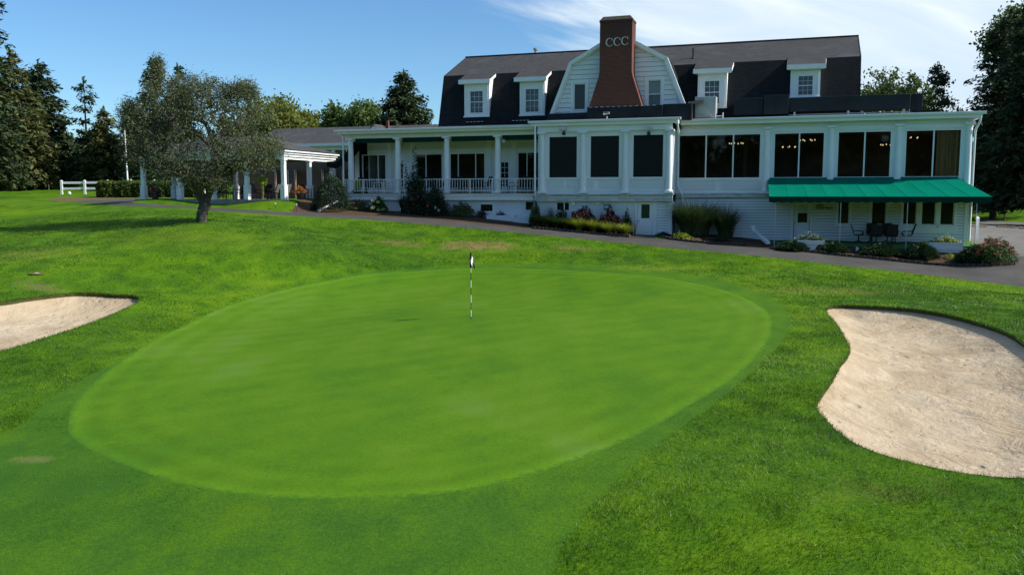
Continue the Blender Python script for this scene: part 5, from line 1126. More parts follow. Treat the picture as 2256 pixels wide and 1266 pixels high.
def heads(root, rx, rz, mat, n, size, seed, per=26, name='flower_head', depth=.9, up=.35, L=.05, each=True):
    """flower heads spread over the upper surface"""
    r = np.random.default_rng(seed); V = []
    for i in range(n):
        d = unit(r.normal(0, 1, 3)); d[2] = abs(d[2]) * .9 + up; d = unit(d); c = d * np.array([rx, rx*depth, rz]) * r.uniform(.92, 1.04)
        V.append((c, blob(per, size, size, size*.6, L, L*.8, seed*31+i, .6, .1, full=True)))
    if each:
        for c, v in V:
            o = np_mesh(name, v, 4, mat, root); o.location = tuple(map(float, c))
    else: np_mesh(name + 's', np.concatenate([v + c for c, v in V]), 4, mat, root)
def clump(name, label, px, py, w, h, leafm, n, seed, wid=.012, spread=.5, cat='ornamental grass', group=None, pos=None, erect=1.0, base=.18):
    p, fy = bedpt(px, py, min(.9, w/40*.3)); s = scale_at(p); R, H = w/s/2, max(.1, (h - py + fy)/s); r = np.random.default_rng(seed); root = thing(name, label, cat, p, 0, group)
    a = r.uniform(0, 6.28, n); rb = base*R*np.sqrt(r.random(n)); A = np.stack([np.cos(a)*rb, np.sin(a)*rb], 1); az = a + r.normal(0, .5, n); Ln = H*r.uniform(.65, 1.08, n); out = R*r.random(n) ** .7*spread*2
    V = []; K = 5; pw = r.uniform(1.6, 2.6, n); dr = r.uniform(.0, .35, n)/erect
    def pt(t): z = Ln*(t - dr*t**3); o = out*t**pw; return np.stack([A[:, 0]+np.cos(az)*o, A[:, 1]+np.sin(az)*o, z], 1)
    sd = np.stack([-np.sin(az), np.cos(az), 0*az], 1)
    for k in range(K):
        t0, t1 = k/K, (k+1)/K; w0, w1 = wid*(1-t0**2)*.5, wid*(1-t1**2)*.5 + .0008; P, Q = pt(t0), pt(t1); V.append(np.stack([P-sd*w0, P+sd*w0, Q+sd*w1, Q-sd*w1], 1))
    np_mesh('blades', np.concatenate(V, 0), 4, leafm, root); return root, R, H
# bed below the porch
o, rx, rz = plant('sedum', 'mauve sedum mound below the left end of the porch', 787, 461, 54, 19, M.lf_garden, 1500, .09, .05, 101); heads(o, rx, rz, M.fl_mauve, 26, .09, 102, L=.06)
o, rx, rz = plant('hydrangea', 'dark hydrangea with cream flower panicles below the porch railing', 836, 467, 32, 30, M.lf_garden, 1500, .12, .07, 103)
for i, (dx, dz) in enumerate(((-.36, .70), (.0, .60), (.32, .80), (-.40, .20), (-.30, .28), (.02, .10), (.32, .12))):
    h = np_mesh('flower_head', blob(60, .13, .10, .085, .05, .04, 110+i, .6, .1, full=True), 4, M.fl_cream, o); h.location = (dx, -rx*1.0, dz+.06)
clump('iris_plant', 'dark strap leaved iris clump beside the hydrangea', 886, 465, 34, 42, M.lf_bush, 90, 104, .035, .55, cat='iris')
o, rx, rz = plant('dahlia_shrub', 'tall dark leafy dahlia with one red bloom reaching above the railing', 916, 462, 48, 84, M.lf_bush, 3200, .15, .085, 105, bump=.4)
for i, (dx, dz) in enumerate(((-.15, .96), (.62, 1.15), (.25, 1.12))): h = np_mesh('bloom', blob(60, .11 if i == 0 else .07, .1, .11 if i == 0 else .06, .07, .055, 120+i, .6, .1, full=True), 4, M.fl_rose, o); h.location = (dx, -rx*1.05, dz)
o, rx, rz = plant('rose_shrub', 'broad dark rose shrub with pink and pale blooms beside the dahlia', 958, 468, 58, 52, M.lf_bush, 3200, .13, .075, 106, bump=.25)
for i, (dx, dz, mt) in enumerate(((-.38, .62, M.fl_rose), (.12, .52, M.fl_white), (.33, .32, M.fl_white))): h = np_mesh('bloom', blob(50, .085, .08, .085, .055, .045, 130+i, .6, .1, full=True), 4, mt, o); h.location = (dx, -rx*1.06, dz)
o, rx, rz = plant('sedum', 'dark red sedum mound beside the square basement window', 1018, 472, 50, 24, M.lf_garden, 1500, .09, .05, 107); heads(o, rx, rz, M.fl_red, 24, .09, 108, L=.06)
plant('heather_mound', 'small round dark heather under the square basement window', 1061, 474, 24, 13, M.lf_wine, 700, .06, .03, 109)
plant('heather_mound', 'small round dark heather in front of the white bulkhead', 1103, 482, 24, 16, M.lf_wine, 700, .06, .03, 111)
o, rx, rz = plant('tall_aster', 'tall green flower stalks at the downspout end of the porch', 1179, 497, 24, 52, M.lf_garden, 1400, .1, .05, 112, cat='flowers'); heads(o, rx, rz, M.fl_rose, 5, .05, 113)
# bed under the screens
for i, px in enumerate((1186, 1206, 1227, 1247)): clump('perennial_clump', 'dark green perennial clump in the left half of the bed below the screens', px, 499 + i*2.4, 42, 30, M.lf_garden, 800, 140+i, .028, .8, cat='perennial', group='dark green perennials below the screens')
clump('dry_grass', 'pale dry feather grass standing against the white basement wall', 1214, 494, 36, 50, M.straw, 150, 150, .012, .5)
for i, (px, py, w, h, lb) in enumerate(((1276, 510, 52, 34, 'first and widest of the golden grass clumps from the left'), (1308, 513, 44, 32, 'second golden grass clump, left of the white flower spire'), (1341, 517, 46, 31, 'golden grass clump between the two white flower spires'), (1377, 521, 38, 31, 'bright yellow grass clump at the end of the stone edging'))):
    clump('golden_grass', lb, px, py, w, h, M.lf_lime, 1000, 151+i, .024, .8, group='golden grass clumps below the screens')
for i, (px, py, lb) in enumerate(((1323, 508, 'white flower spire in the middle of the golden grasses'), (1359, 512, 'white flower spire nearer the basement door'))):
    o, rx, rz = plant('flower_spire', lb, px, py, 10, 30, M.lf_lime, 260, .07, .04, 160+i, cat='flowers', group='white flower spires'); np_mesh('blossoms', blob(150, rx*1.1, rx, rz, .06, .045, 165+i, .8, .2), 4, M.fl_white, o)
plant('smoke_bush', 'wine red leafy bush beneath the middle screen', 1287, 496, 62, 34, M.lf_wine, 3000, .13, .085, 170, bump=.2)
plant('smoke_bush', 'wine red leafy bush beneath the wall lantern', 1345, 502, 50, 36, M.lf_wine, 2400, .13, .085, 171, bump=.2)
o, rx, rz = plant('rose_shrub', 'low pale pink rose in front of the small basement window', 1238, 490, 30, 30, M.lf_bush, 900, .1, .06, 172); heads(o, rx, rz, M.fl_pink, 5, .05, 173)
o, rx, rz = plant('rose_shrub', 'upright pink rose between wine red bush and basement door', 1381, 508, 24, 38, M.lf_garden, 900, .1, .06, 174); heads(o, rx, rz, M.fl_pink, 4, .05, 175)
clump('wilted_stalks', 'thin wilted flower stalks beside the white basement door', 1399, 520, 20, 44, M.lf_wine, 26, 176, .014, .5, cat='flowers')
# bed with tall grasses
clump('maiden_grass', 'large dense ornamental grass against the clapboard corner', 1530, 517, 118, 84, M.lf_reed, 2600, 180, .028, .62, base=.5)
clump('maiden_grass', 'thinner feathery ornamental grass right of the dense one', 1598, 520, 92, 80, M.lf_reed, 620, 181, .024, .66, base=.35)
o, rx, rz = plant('hosta', 'lime green hosta at the front of the grass bed', 1502, 526, 36, 12, M.lf_lime, 130, .22, .12, 182, cat='hosta', stems=False, bk=1.4)
plant('low_heuchera', 'flat dark leafy plant right of the lime hosta', 1587, 531, 40, 8, M.lf_bush, 320, .12, .08, 183, cat='plant', stems=False)
plant('low_creeper', 'dark creeping plant at the foot of the white corner board', 1462, 519, 32, 7, M.lf_bush, 300, .1, .06, 184, cat='plant', stems=False)
# junipers and colour before the awning
def juniper(label, px, py, w, h, seed):
    p = G(px, py - h*.12); s = scale_at(p); R, H = w/s/2, .8*h/s; r = np.random.default_rng(seed); root = thing('juniper', label, 'juniper', p, 0, 'spreading junipers before the awning'); n = 2600
    a = r.uniform(0, 6.28, n); t = r.random(n) ** .55; c = np.stack([np.cos(a)*R*t, np.sin(a)*R*.8*t, H*(.25 + .75*r.random(n))*(1.08 - t**2.2) + .04], 1); c[:, 2] += .12*H*np.sin(a*7 + t*9)
    b = np.stack([np.cos(a), np.sin(a), .28 + 0*a], 1); np_mesh('foliage', leaves(c, .26, .055, r, b, 1.6), 4, M.lf_juniper, root)
    k = 20; a = r.uniform(0, 6.28, k); np_mesh('stems', frusta(np.zeros((k, 3)), np.stack([np.cos(a)*R*.75, np.sin(a)*R*.6, H*.5+0*a], 1), np.full(k, .02), np.full(k, .008), 4), 4, M.bark_dark, root)
for a in (('spreading juniper at the left awning pole', 1746, 553, 70, 22, 190), ('spreading juniper right of the left planter', 1834, 558, 70, 23, 191), ('spreading juniper in front of the patio table', 1938, 565, 92, 28, 192),
          ('spreading juniper left of the wide planter box', 2028, 571, 78, 33, 193), ('largest bright juniper at the bed corner below the awning end', 2152, 580, 92, 38, 194)): juniper(*a)
o, rx, rz = plant('sedum', 'large sedum drift with red and rusty heads at the corner of the bed', 2188, 576, 88, 46, M.lf_garden, 2600, .1, .055, 195, bump=.15)
r0 = np.random.default_rng(196); V1, V2 = [], []
for i in range(70):
    d = unit(r0.normal(0, 1, 3)); d[2] = abs(d[2])*.8+.35; d = unit(d); c = d*np.array([rx, rx*.9, rz])*r0.uniform(.95, 1.05); (V1 if c[0] > -.1*rx else V2).append(blob(30, .10, .10, .05, .055, .045, 900+i, .5, .1, full=True) + c)
np_mesh('red_heads', np.concatenate(V1), 4, M.fl_red, o); np_mesh('rust_heads', np.concatenate(V2), 4, M.fl_rust, o)
plant('small_lily', 'small yellowing lily clump in the mulch before the wide planter', 2093, 569, 20, 11, M.lf_lime, 90, .14, .03, 197, cat='plant', stems=False)
plant('boxwood', 'big round dark boxwood between pavilion and porch', 732, 462, 72, 70, M.lf_bush, 6500, .09, .05, 198, shell=.75, bump=.06)
plant('shade_fern', 'small dark fern at the foot of the round boxwood', 692, 463, 20, 16, M.lf_bush, 260, .14, .05, 199, cat='fern')
# ------------------------------------------------------------------ furniture and small things
M.sling = noisy('taupe_sling', (.030, .027, .023), (.048, .043, .037), 30, .85, .1)
M.sling2 = noisy('grey_sling', (.11, .10, .095), (.17, .155, .145), 30, .8, .15)
M.pot = noisy('dark_pot', (.012, .013, .014), (.028, .028, .03), 4, .5, .3)
M.plastic = noisy('white_plastic', (.70, .71, .70), (.78, .78, .77), 2, .45, .4)
M.wood = noisy('raw_wood', (.16, .11, .06), (.28, .20, .12), 3, .85, .1, .5, .02, 20, stretch=(1, 1, .2))
M.stone = noisy('edging_stone', (.035, .026, .022), (.105, .080, .068), 7, .95, .1, 1.0, .03, 20)
M.stone2 = noisy('red_edging_stone', (.10, .055, .042), (.19, .115, .085), 7, .95, .1, 1.0, .03, 20)
M.black = noisy('black_paint', (.008, .008, .009), (.014, .014, .015), 3, .4, .4)
def chair(label, loc, rz, sling, group=None, swivel=True):
    t = thing('patio_chair', label, 'chair', loc, rz, group)
    mb = MB(); mb.add([(-.25,-.24,.44),(.25,-.24,.44),(.25,.0,.42),(-.25,.0,.42),(.25,.24,.45),(-.25,.24,.45)], [(0,1,2,3),(3,2,4,5)]); mb.add([(-.25,-.24,.425),(.25,-.24,.425),(.25,.24,.435),(-.25,.24,.435)], [(3,2,1,0)]); mb.build('seat', sling, t)
    mb = MB(); mb.add([(-.25,-.25,.47),(.25,-.25,.47),(.25,-.34,.80),(-.25,-.34,.80),(.25,-.43,1.04),(-.25,-.43,1.04)], [(0,1,2,3),(3,2,4,5)]); mb.add([(-.25,-.268,.47),(.25,-.268,.47),(.25,-.448,1.04),(-.25,-.448,1.04)], [(3,2,1,0)]); mb.build('backrest', sling, t)
    mb = MB()
    for s in (-.265, .265): mb.tube([(s,.25,.45),(s,-.22,.43),(s,-.27,.5),(s,-.345,.8),(s,-.445,1.06)], .017, 6)
    mb.tube([(-.265,-.445,1.06),(.265,-.445,1.06)], .017, 6); mb.tube([(-.265,.25,.45),(.265,.25,.45)], .017, 6); mb.tube([(-.265,-.22,.43),(.265,-.22,.43)], .014, 6); mb.build('frame', M.black, t)
    for s in (-.3, .3): mb = MB(); mb.tube([(s,-.33,.68),(s,-.05,.67),(s,.2,.65),(s,.24,.6),(s*.9,.16,.44)], .018, 6); mb.build('armrest', M.black, t)
    mb = MB()
    if swivel:
        mb.tube([(0,0,.06),(0,0,.42)], .035, 8); mb.tube([(-.2,0,.40),(.2,0,.40)], .02, 6)
        for a in range(4): an = a*math.pi/2+.785; mb.tube([(0,0,.12),(.16*math.cos(an),.16*math.sin(an),.09),(.33*math.cos(an),.33*math.sin(an),.02)], .018, 6)
    else:
        for x in (-.25, .25):
            for y0, y1 in ((.22, .27), (-.2, -.27)): mb.tube([(x,y0,.44),(x,y1,0.01)], .016, 6)
    mb.build('base' if swivel else 'legs', M.black, t); return t
def table(label, loc, rz, lx, ly, h, name='patio_table', mat=None, top=None, group=None, roundt=False):
    t = thing(name, label, 'table', loc, rz, group); mb = MB()
    if roundt: mb.lathe([(lx,h-.03),(lx+.01,h-.015),(lx,h)], (0,0,0), 28)
    else: mb.box(-lx, lx, -ly, ly, h-.035, h)
    mb.build('tabletop', top or M.darkmetal, t, 0, .008)
    for x in (-1, 1):
        for y in (-1, 1): mb = MB(); mb.tube([(x*lx*.72,y*ly*.72,h-.04),(x*lx*.78,y*ly*.8,.0)], .022, 6); mb.build('leg', mat or M.black, t)
    return t
# patio carpet and dining set under the awning
PH = 1.36
mb = MB(); P = [b2w(7.0, .015, PH), b2w(18.35, .015, PH), b2w(18.35, -2.45, PH-.02), b2w(7.0, -2.3, PH-.02)]; Q = [p - np.array([0, 0, .5]) for p in P]
mb.add(P+Q, [(0,1,2,3),(0,4,5,1),(1,5,6,2),(2,6,7,3),(3,7,4,0)]); tag(mb.build('patio_carpet', M.carpet), 'green outdoor carpet patio under the awning', kind='structure')
tu = fu(1944, -1.2, 525); C0 = b2w(tu, -1.15, PH)
table('dark metal dining table under the green awning', C0, -FA, .82, .50, .72)
def atb(u, v, h): return b2w(u, v, h)
grp = 'dining chairs under the awning'
for lb, du, dv, rot in (('dark sling chair at the left end of the awning table, seen from the side', -1.22, .05, -math.pi/2), ('dark sling chair at the right end of the awning table, seen from the side', 1.22, .0, math.pi/2),
                        ('dark sling chair with its back to the lawn, left of two at the awning table', -.37, -.80, 0.05), ('dark sling chair with its back to the lawn, right of two at the awning table', .42, -.78, -.06),
                        ('dark sling chair on the wall side of the awning table, left of two', -.5, .62, math.pi), ('dark sling chair on the wall side of the awning table, right of two', .3, .62, math.pi)):
    chair(lb, b2w(tu+du, -1.15+dv, PH), -FA + rot, M.sling, grp)
def planter(label, px, py, w, h, seed, fl, foot):
    p = G(px, py); s = scale_at(p); L = w/s/2; H = h/s; t = thing('planter_box', label, 'planter', p, -FA, 'white planter boxes under the awning'); mb = MB()
    if foot: mb.prism([(-L*.35,0),(L*.35,0),(L*.45,H*.35),(L*.62,H*.62),(-L*.62,H*.62),(-L*.45,H*.35)], -.16, .16); mb.box(-L, L, -.22, .22, H*.625, H)
    else: mb.box(-L, L, -.24, .24, H*.28, H); mb.box(-L*.85, L*.85, -.2, .2, 0, H*.279)
    mb.box(-L-.03, L+.03, -.26, -.221 if foot else -.241, H-.06, H+.02); mb.box(-L+.03, L-.03, -.2, .2, H-.03, H+.01, 1); mb.build('box', [M.plastic, M.mulch], t)
    np_mesh('plants', blob(700, L*.92, .2, .30, .10, .055, seed, .3, .35, H), 4, M.lf_garden if foot else M.lf_lime, t); np_mesh('blossoms', blob(90 if foot else 150, L*.9, .22, .38, .07, .055, seed+1, .8, .35, H), 4, fl, t)
planter('tiered white planter box with pale flowers near the dark paned door', 1784, 551, 58, 21, 300, M.fl_white, True)
planter('wide white planter box with yellow green leaves and white flowers', 2082, 556, 68, 21, 302, M.fl_white, False)
# golf flag
p0 = G(1038, 701); fs = thing('flagstick', 'black and white flagstick with a limp white flag standing in the hole', 'golf flag', p0)
sc = scale_at(p0); FHt = 146/sc; ys = [701, 682, 666, 649, 633, 617, 600, 590]; mb = MB()
for i in range(len(ys)-1): mb.tube([(0,0,(701-ys[i])/sc + (0 if i else -.1)),(0,0,(701-ys[i+1])/sc)], .0105 if i < 6 else .010, 8, i % 2)
mb.tube([(0,0,(701-590)/sc),(0,0,FHt-.02)], .010, 8, 0); mb.build('pole', [M.plastic, M.black], fs, 40)
NX, NZ = 14, 12; V = []
for j in range(NZ+1):
    for i in range(NX+1):
        s, t = i/NX, j/NZ; fold = .030*math.sin(s*9 + t*2.2); x = .012 + s*(.06 + .13*t) + .01*math.sin(t*7); y = (.03 + .17*t)*s*1.0 - .09*math.sin(s*6.5 + t*1.4)*(.35+.65*t) + fold*.6; z = FHt - .05 - t*(.33 + .26*s) - .16*s*(1 - .3*t); V.append((x, y, z))
mb = MB(); fc = [(j*(NX+1)+i, j*(NX+1)+i+1, (j+1)*(NX+1)+i+1, (j+1)*(NX+1)+i) for j in range(NZ) for i in range(NX)]; mb.add(V, fc)
fl = mb.build('flag', [M.plastic, M.black], fs, 60); fl.data.polygons.foreach_set('material_index', [1 if (k//NX >= 8 and (k % NX) in (3, 4, 5, 9, 10)) or (k//NX == 11 and k % NX > 5) else 0 for k in range(len(fc))])
mb = MB(); mb.box(-.034, .012, -.02, .02, FHt-.52, FHt-.02); mb.build('flag_sleeve', M.black, fs)
mb = MB(); mb.lathe([(.056,.004),(.054,.006),(.0,.0055)], (0,0,0), 20); mb.lathe([(.012,.007),(.012,.05)], (0,0,0), 10); mb.build('cup', M.black, fs)
# bunker rake at the right edge
p = G(2258, 812); p[2] -= .48; rk = thing('bunker_rake', 'dark bunker rake lying on the sand at the right edge', 'rake', p)
mb = MB(); mb.box(-.06, .46, -.03, .03, .05, .12); mb.build('head', M.black, rk)
mb = MB(); 
for i in range(10): mb.box(-.05+.05*i, -.035+.05*i, -.012, .012, 0, .049)
mb.build('tines', M.black, rk); mb = MB(); mb.tube([(.2,0,.10),(1.9,.5,.06)], .016, 8); mb.build('handle', M.wood, rk)
# fence, flagpole, tee marker, stake
fx = [gnd(q, 81)[0] for q in (137, 188)]; st = fx[1]-fx[0]; f0 = gnd(137, 81); z0 = tz(f0[0], 81)
FN = thing('ranch_fence', 'white two rail ranch fence beside the clipped hedge', 'fence', (f0[0], 81, z0))
for i in range(8):
    x = st*i; zz = tz(f0[0]+x, 81) - z0; mb = MB(); mb.box(x-.09, x+.09, -.09, .09, zz-.2, zz+1.22); mb.add([(x-.11,-.11,zz+1.222),(x+.11,-.11,zz+1.222),(x+.11,.11,zz+1.222),(x-.11,.11,zz+1.222),(x,0,zz+1.33)], [(0,1,4),(1,2,4),(2,3,4),(3,0,4),(3,2,1,0)]); mb.build('post', M.plastic, FN)
    if i < 7:
        z2 = tz(f0[0]+x+st, 81) - z0
        for a in (.42, .96): mb = MB(); mb.add([(x+.092,-.03,zz+a),(x+st-.092,-.03,z2+a),(x+st-.092,.03,z2+a),(x+.092,.03,zz+a),(x+.092,-.03,zz+a+.2),(x+st-.092,-.03,z2+a+.2),(x+st-.092,.03,z2+a+.2),(x+.092,.03,zz+a+.2)], [(0,3,2,1),(4,5,6,7),(0,1,5,4),(2,3,7,6)]); mb.build('rail', M.plastic, FN)
p = gnd(283, 83); t = thing('flagpole', 'tall thin white flagpole behind the clipped hedge', 'flagpole', p); hp = topH(252, 83, p); mb = MB(); mb.tube([(0,0,0),(-.05,0,hp*.5),(-.1,0,hp)], [.085,.065,.045], 10); mb.build('pole', M.plastic, t, 40); mb = MB(); mb.lathe([(.0,0),(.07,.03),(.09,.09),(.06,.15),(.0,.17)], (-.1,0,hp), 12); mb.build('finial', M.plastic, t, 60)
p = G(153, 429); mb = MB(); mb.lathe([(.05,0),(.14,.05),(.16,.14),(.12,.24),(.03,.29)], (0,0,0), 14); o = mb.build('tee_marker', M.plastic, None, 60); o.location = tuple(p); tag(o, 'small white egg shaped tee marker on the grass before the fence', 'tee marker')
p = G(108, 420); mb = MB(); mb.tube([(0,0,0),(0,0,.62)], .025, 6); o = mb.build('stake', M.straw); o.location = tuple(p); tag(o, 'thin pale stake in the grass left of the fence', 'stake')
p = G(80, 602); mb = MB(); mb.lathe([(.10,0),(.10,.02),(.08,.03),(.0,.032)], (0,0,0), 16); mb.lathe([(.3,-.03),(.3,.0),(.101,.006)], (0,0,0), 16, 1); o = mb.build('sprinkler_cover', [M.concrete, M.soil]); o.location = tuple(p); tag(o, 'round sprinkler cover in a bare spot above the left bunker', 'sprinkler')
# pavilion furniture
grp = 'dining chairs in the pavilion'; k = 0
def pvw(x, y, h=0.0):
    q = PO + x*fU + y*fV; return (q[0], q[1], pz + h)
ca = chair('grey sling chair beside the topiary, catching light at the pavilion edge', pvw(-1.35, .75), -FA + 1.75, M.sling2, grp, False)
for lb, x, y, rot in (('grey sling chair next to the corner post of the pavilion', -.55, .85, 1.5), ('grey sling chair left of the topiary in the pavilion', -2.75, .9, -1.6)): dup(ca, pvw(x, y), -FA + rot, lb, grp)
tb = table('dark round table between the grey chairs in the pavilion', pvw(-2.0, 1.2), -FA, .55, .55, .73, group='pavilion tables', roundt=True)
for x, y, lb in ((-4.9, 1.3, 'dark round table behind the crab apple trunk in the pavilion'), (-7.3, 1.6, 'dark round table in the left bay of the pavilion'), (.6, 2.2, 'dark round table near the orange flower pot')): dup(tb, pvw(x, y), -FA, lb, 'pavilion tables')
cb = chair('dark chair in the shade at the back tables of the pavilion', pvw(-4.9, .5), -FA, M.sling, 'shaded pavilion chairs', False)
for x, y, rot in ((-4.9, 2.1, 3.1), (-5.7, 1.3, -1.5), (-4.1, 1.3, 1.6), (-7.3, .75, 0), (-8.1, 1.6, -1.6), (-6.5, 1.6, 1.5), (-2.0, 2.0, 3.0), (.6, 1.4, .2), (1.4, 2.2, 1.5), (-3.6, 3.6, .4), (-1.0, 3.8, 2.0), (-6.0, 4.2, 1.2)): dup(cb, pvw(x, y), -FA + rot)
def pot(label, loc, leafm, flm, seed, rw=.30, rh=.34):
    t = thing('flower_pot', label, 'flower pot', loc, 0); mb = MB(); mb.lathe([(.20,0),(.27,.40),(.30,.41),(.30,.47),(.26,.47),(.25,.42)], (0,0,0), 18); mb.build('pot', M.pot, t, 40)
    np_mesh('foliage', blob(500, rw, rw, rh, .10, .06, seed, .3, .2, .42), 4, leafm, t); np_mesh('blossoms', blob(420, rw*1.1, rw*1.1, rh*1.12, .07, .05, seed+1, .75, .2, .43), 4, flm, t)
pot('dark pot with orange flowers between the two right pavilion posts', pvw(1.15, .1), M.lf_garden, M.fl_orange, 320, .36, .42)
pot('dark pot with a wine coloured mum beside the left pavilion post', (*G(342, 439)[:2], tz(*G(342, 439)[:2])), M.lf_wine, M.lf_wine, 322, .36, .42)
tp = thing('topiary_tree', 'small yellow green topiary with a thin stem at the pavilion edge', 'topiary', pvw(-1.85, .25)); mb = MB(); mb.tube([(0,0,0),(.03,0,.6),(0,0,1.15)], .025, 6); mb.build('trunk', M.straw, tp); np_mesh('crown', blob(420, .33, .33, .3, .13, .08, 330, .4, .25, 1.3, full=True), 4, M.lf_lime, tp)
np_mesh('climber', leaves(np.random.default_rng(3).normal(0, .05, (120, 3)) * np.array([1, 1, 0]) + np.stack([np.zeros(120), np.zeros(120), np.linspace(.05, 1.1, 120)], 1), .08, .05, np.random.default_rng(4)), 4, M.lf_lime, tp)
# porch furniture behind the railing
ph = 4.136; grp = 'dark porch chairs behind the railing'; cp_ = None
for i, (px, v, rot) in enumerate(((948, 1.0, .2), (970, .3, 1.6), (1000, 1.2, 3.0), (1020, .2, -.2), (1046, 1.1, 2.8), (1068, .5, 1.5), (1128, .5, -1.4), (1146, 1.2, 2.9), (1162, .2, .1), (1178, 1.1, 1.4), (800, .9, .3), (815, .6, -1.2))):
    loc = b2w(fu(px, v, 405), v, ph)
    if cp_ is None: cp_ = chair('dark sling chair on the porch behind the white railing', loc, -FA + rot, M.sling, grp, False)
    else: dup(cp_, loc, -FA + rot)
for px, v, lb in ((1034, .75, 'dark porch table behind the railing between two columns'), (1160, .7, 'dark porch table at the right end of the porch')): table(lb, b2w(fu(px, v, 410), v, ph), -FA, .6, .45, .74)
table('small white porch table near the left column', b2w(fu(838, .6, 410), .6, ph), -FA, .45, .45, .74, top=M.plastic, mat=M.plastic)
t = thing('porch_plant', 'bright green trailing plant on the porch edge by the corner column', 'plant', b2w(fu(786, -.45, 424), -.5, 4.12)); np_mesh('foliage', blob(260, .38, .2, .24, .12, .06, 340, .3, .3), 4, M.lf_garden, t)
t = thing('porch_cushion', 'lime green folded cushion leaning behind the porch railing', 'cushion', b2w(fu(789, .2, 405), .2, ph), -FA); mb = MB(); mb.box(-.22, .22, -.06, .06, .02, .95); mb.build('cushion', M.lf_lime, t, 0, .05)
# path lights, tags, spouts
M.lamp = M.acmetal
for px, py, h, lb in ((607, 463, 16, 'slim path light on the grass strip, left of two'), (653, 466, 17, 'slim path light at the mulch corner, right of two'), (808, 465, 12, 'low path light under the mauve sedum'), (881, 476, 18, 'path light in the sunlit mulch under the iris'), (1095, 484, 9, 'low path light before the white bulkhead'), (1716, 545, 9, 'low path light by the left awning pole')):
    p = G(px, py); s = scale_at(p); H = h/s; t = thing('path_light', lb, 'path light', p, 0, 'path lights'); mb = MB(); mb.tube([(0,0,-.05),(0,0,H*.8)], .014, 6); mb.build('stem', M.darkmetal, t); mb = MB(); mb.lathe([(.05,0),(.055,.02),(.05,H*.15),(.085,H*.16),(.03,H*.26)], (0,0,H*.74), 12); mb.build('lamp_head', M.lamp, t)
p = G(1890, 553); t = thing('plant_tag', 'pair of small white plant tags in the mulch', 'plant tag', p); 
for dx, a in ((-.06, .1), (.07, .5)): mb = MB(); mb.add([(dx-.04,0,.0),(dx+.04,0,0),(dx+.04-a*.2,.01,.22),(dx-.04-a*.2,.01,.22),(dx-.04,.012,.0),(dx+.04,.012,0),(dx+.04-a*.2,.022,.22),(dx-.04-a*.2,.022,.22)], [(0,1,2,3),(7,6,5,4),(3,2,6,7),(0,4,5,1),(1,5,6,2),(0,3,7,4)]); mb.build('tag', M.plastic, t)
a, c = G(702, 466.5), G(748, 456); a[2] += .07; c[2] += .45; t = thing('drain_pipe', 'white drain pipe lying from the porch corner to the path', 'drain pipe', a); d = c - a; mb = MB(); mb.tube([(0,0,0), tuple(d)], .075, 10); mb.build('pipe', M.plastic, t, 40); mb = MB(); mb.tube([tuple(-d*.02), tuple(d*.05)], .10, 10); mb.build('outlet', M.plastic, t, 40)
a, c = G(1692, 541), G(1660, 531); a[2] += .08; c[2] += .5; t = thing('spout', 'white rectangular downspout elbow draining onto the mulch by the awning', 'downspout', a, 0); d = c - a; mb = MB()
u_ = np.array([-d[1], d[0], 0]); u_ = u_/np.linalg.norm(u_)*.11; w_ = np.array([0, 0, .15]); A_, B_ = np.zeros(3), d
mb.add([A_-u_, A_+u_, A_+u_+w_, A_-u_+w_, B_-u_, B_+u_, B_+u_+w_, B_-u_+w_], [(0,1,2,3),(4,7,6,5),(0,4,5,1),(1,5,6,2),(2,6,7,3),(3,7,4,0)]); mb.build('trough', M.plastic, t)
mb = MB(); mb.add([B_-u_, B_+u_, B_+u_+w_, B_-u_+w_, B_-u_+(0,.1,.35), B_+u_+(0,.1,.35), B_+u_*1+(-.05,.12,.4), B_-u_+(-.05,.12,.4)], [(0,1,5,4),(1,2,6,5),(2,3,7,6),(3,0,4,7),(4,5,6,7)]); mb.build('elbow', M.plastic, t)
# stone edging: single stones along the beds
def edging(pts, label, group, mat, w=.34, seed=0, h=.13):
    r = np.random.default_rng(seed); P = [G(*q) for q in pts]; L = [0]
    for a, b in zip(P[:-1], P[1:]): L.append(L[-1] + np.linalg.norm((b-a)[:2]))
    protos = []
    for v in range(3):
        mb = MB(); mb.box(-w*.47, w*.47, -.085, .085, -.06, h); mb.v = [(x*(1+r.uniform(-.05, .05)), y*(1+r.uniform(-.1, .1)), z + (r.uniform(-.012, .012) if z > 0 else 0)) for x, y, z in mb.v]
        me_o = mb.build('edging_stone', mat, None, 0, .025); protos.append(me_o)
    s = w/2; k = 0
    while s < L[-1]:
        x = np.interp(s, L, [p[0] for p in P]); y = np.interp(s, L, [p[1] for p in P]); x2 = np.interp(s+.1, L, [p[0] for p in P]); y2 = np.interp(s+.1, L, [p[1] for p in P])
        o = protos[k] if k < 3 else protos[r.integers(3)].copy()
        if k >= 3: COL.objects.link(o)
        o.location = (x, y + .09, tz(x, y + .09)); o.rotation_euler = (r.normal(0, .04), 0, math.atan2(y2-y, x2-x) + r.normal(0, .05)); tag(o, label, 'edging stone', group); k += 1; s += w
edging([(1697,549),(1850,564),(1980,577),(2095,586.5),(2180,587.5),(2234,584.5),(2245,578)], 'brown edging stone bordering the juniper bed', 'edging stones of the juniper bed', M.stone, .30, 1)
edging([(1452,523),(1480,528.5),(1520,533.5),(1565,537.5),(1612,541),(1655,543)], 'brown edging stone bordering the ornamental grass bed', 'edging stones of the grass bed', M.stone, .30, 2)
edging([(1172,504),(1200,506),(1300,515.5),(1340,519)], 'dark edging stone bordering the bed under the screens', 'edging stones of the screen bed', M.stone, .26, 3)
edging([(1341,519),(1366,521.5),(1393,523.5)], 'reddish edging stone at the door end of the screen bed', 'reddish edging stones', M.stone2, .26, 4, .17)
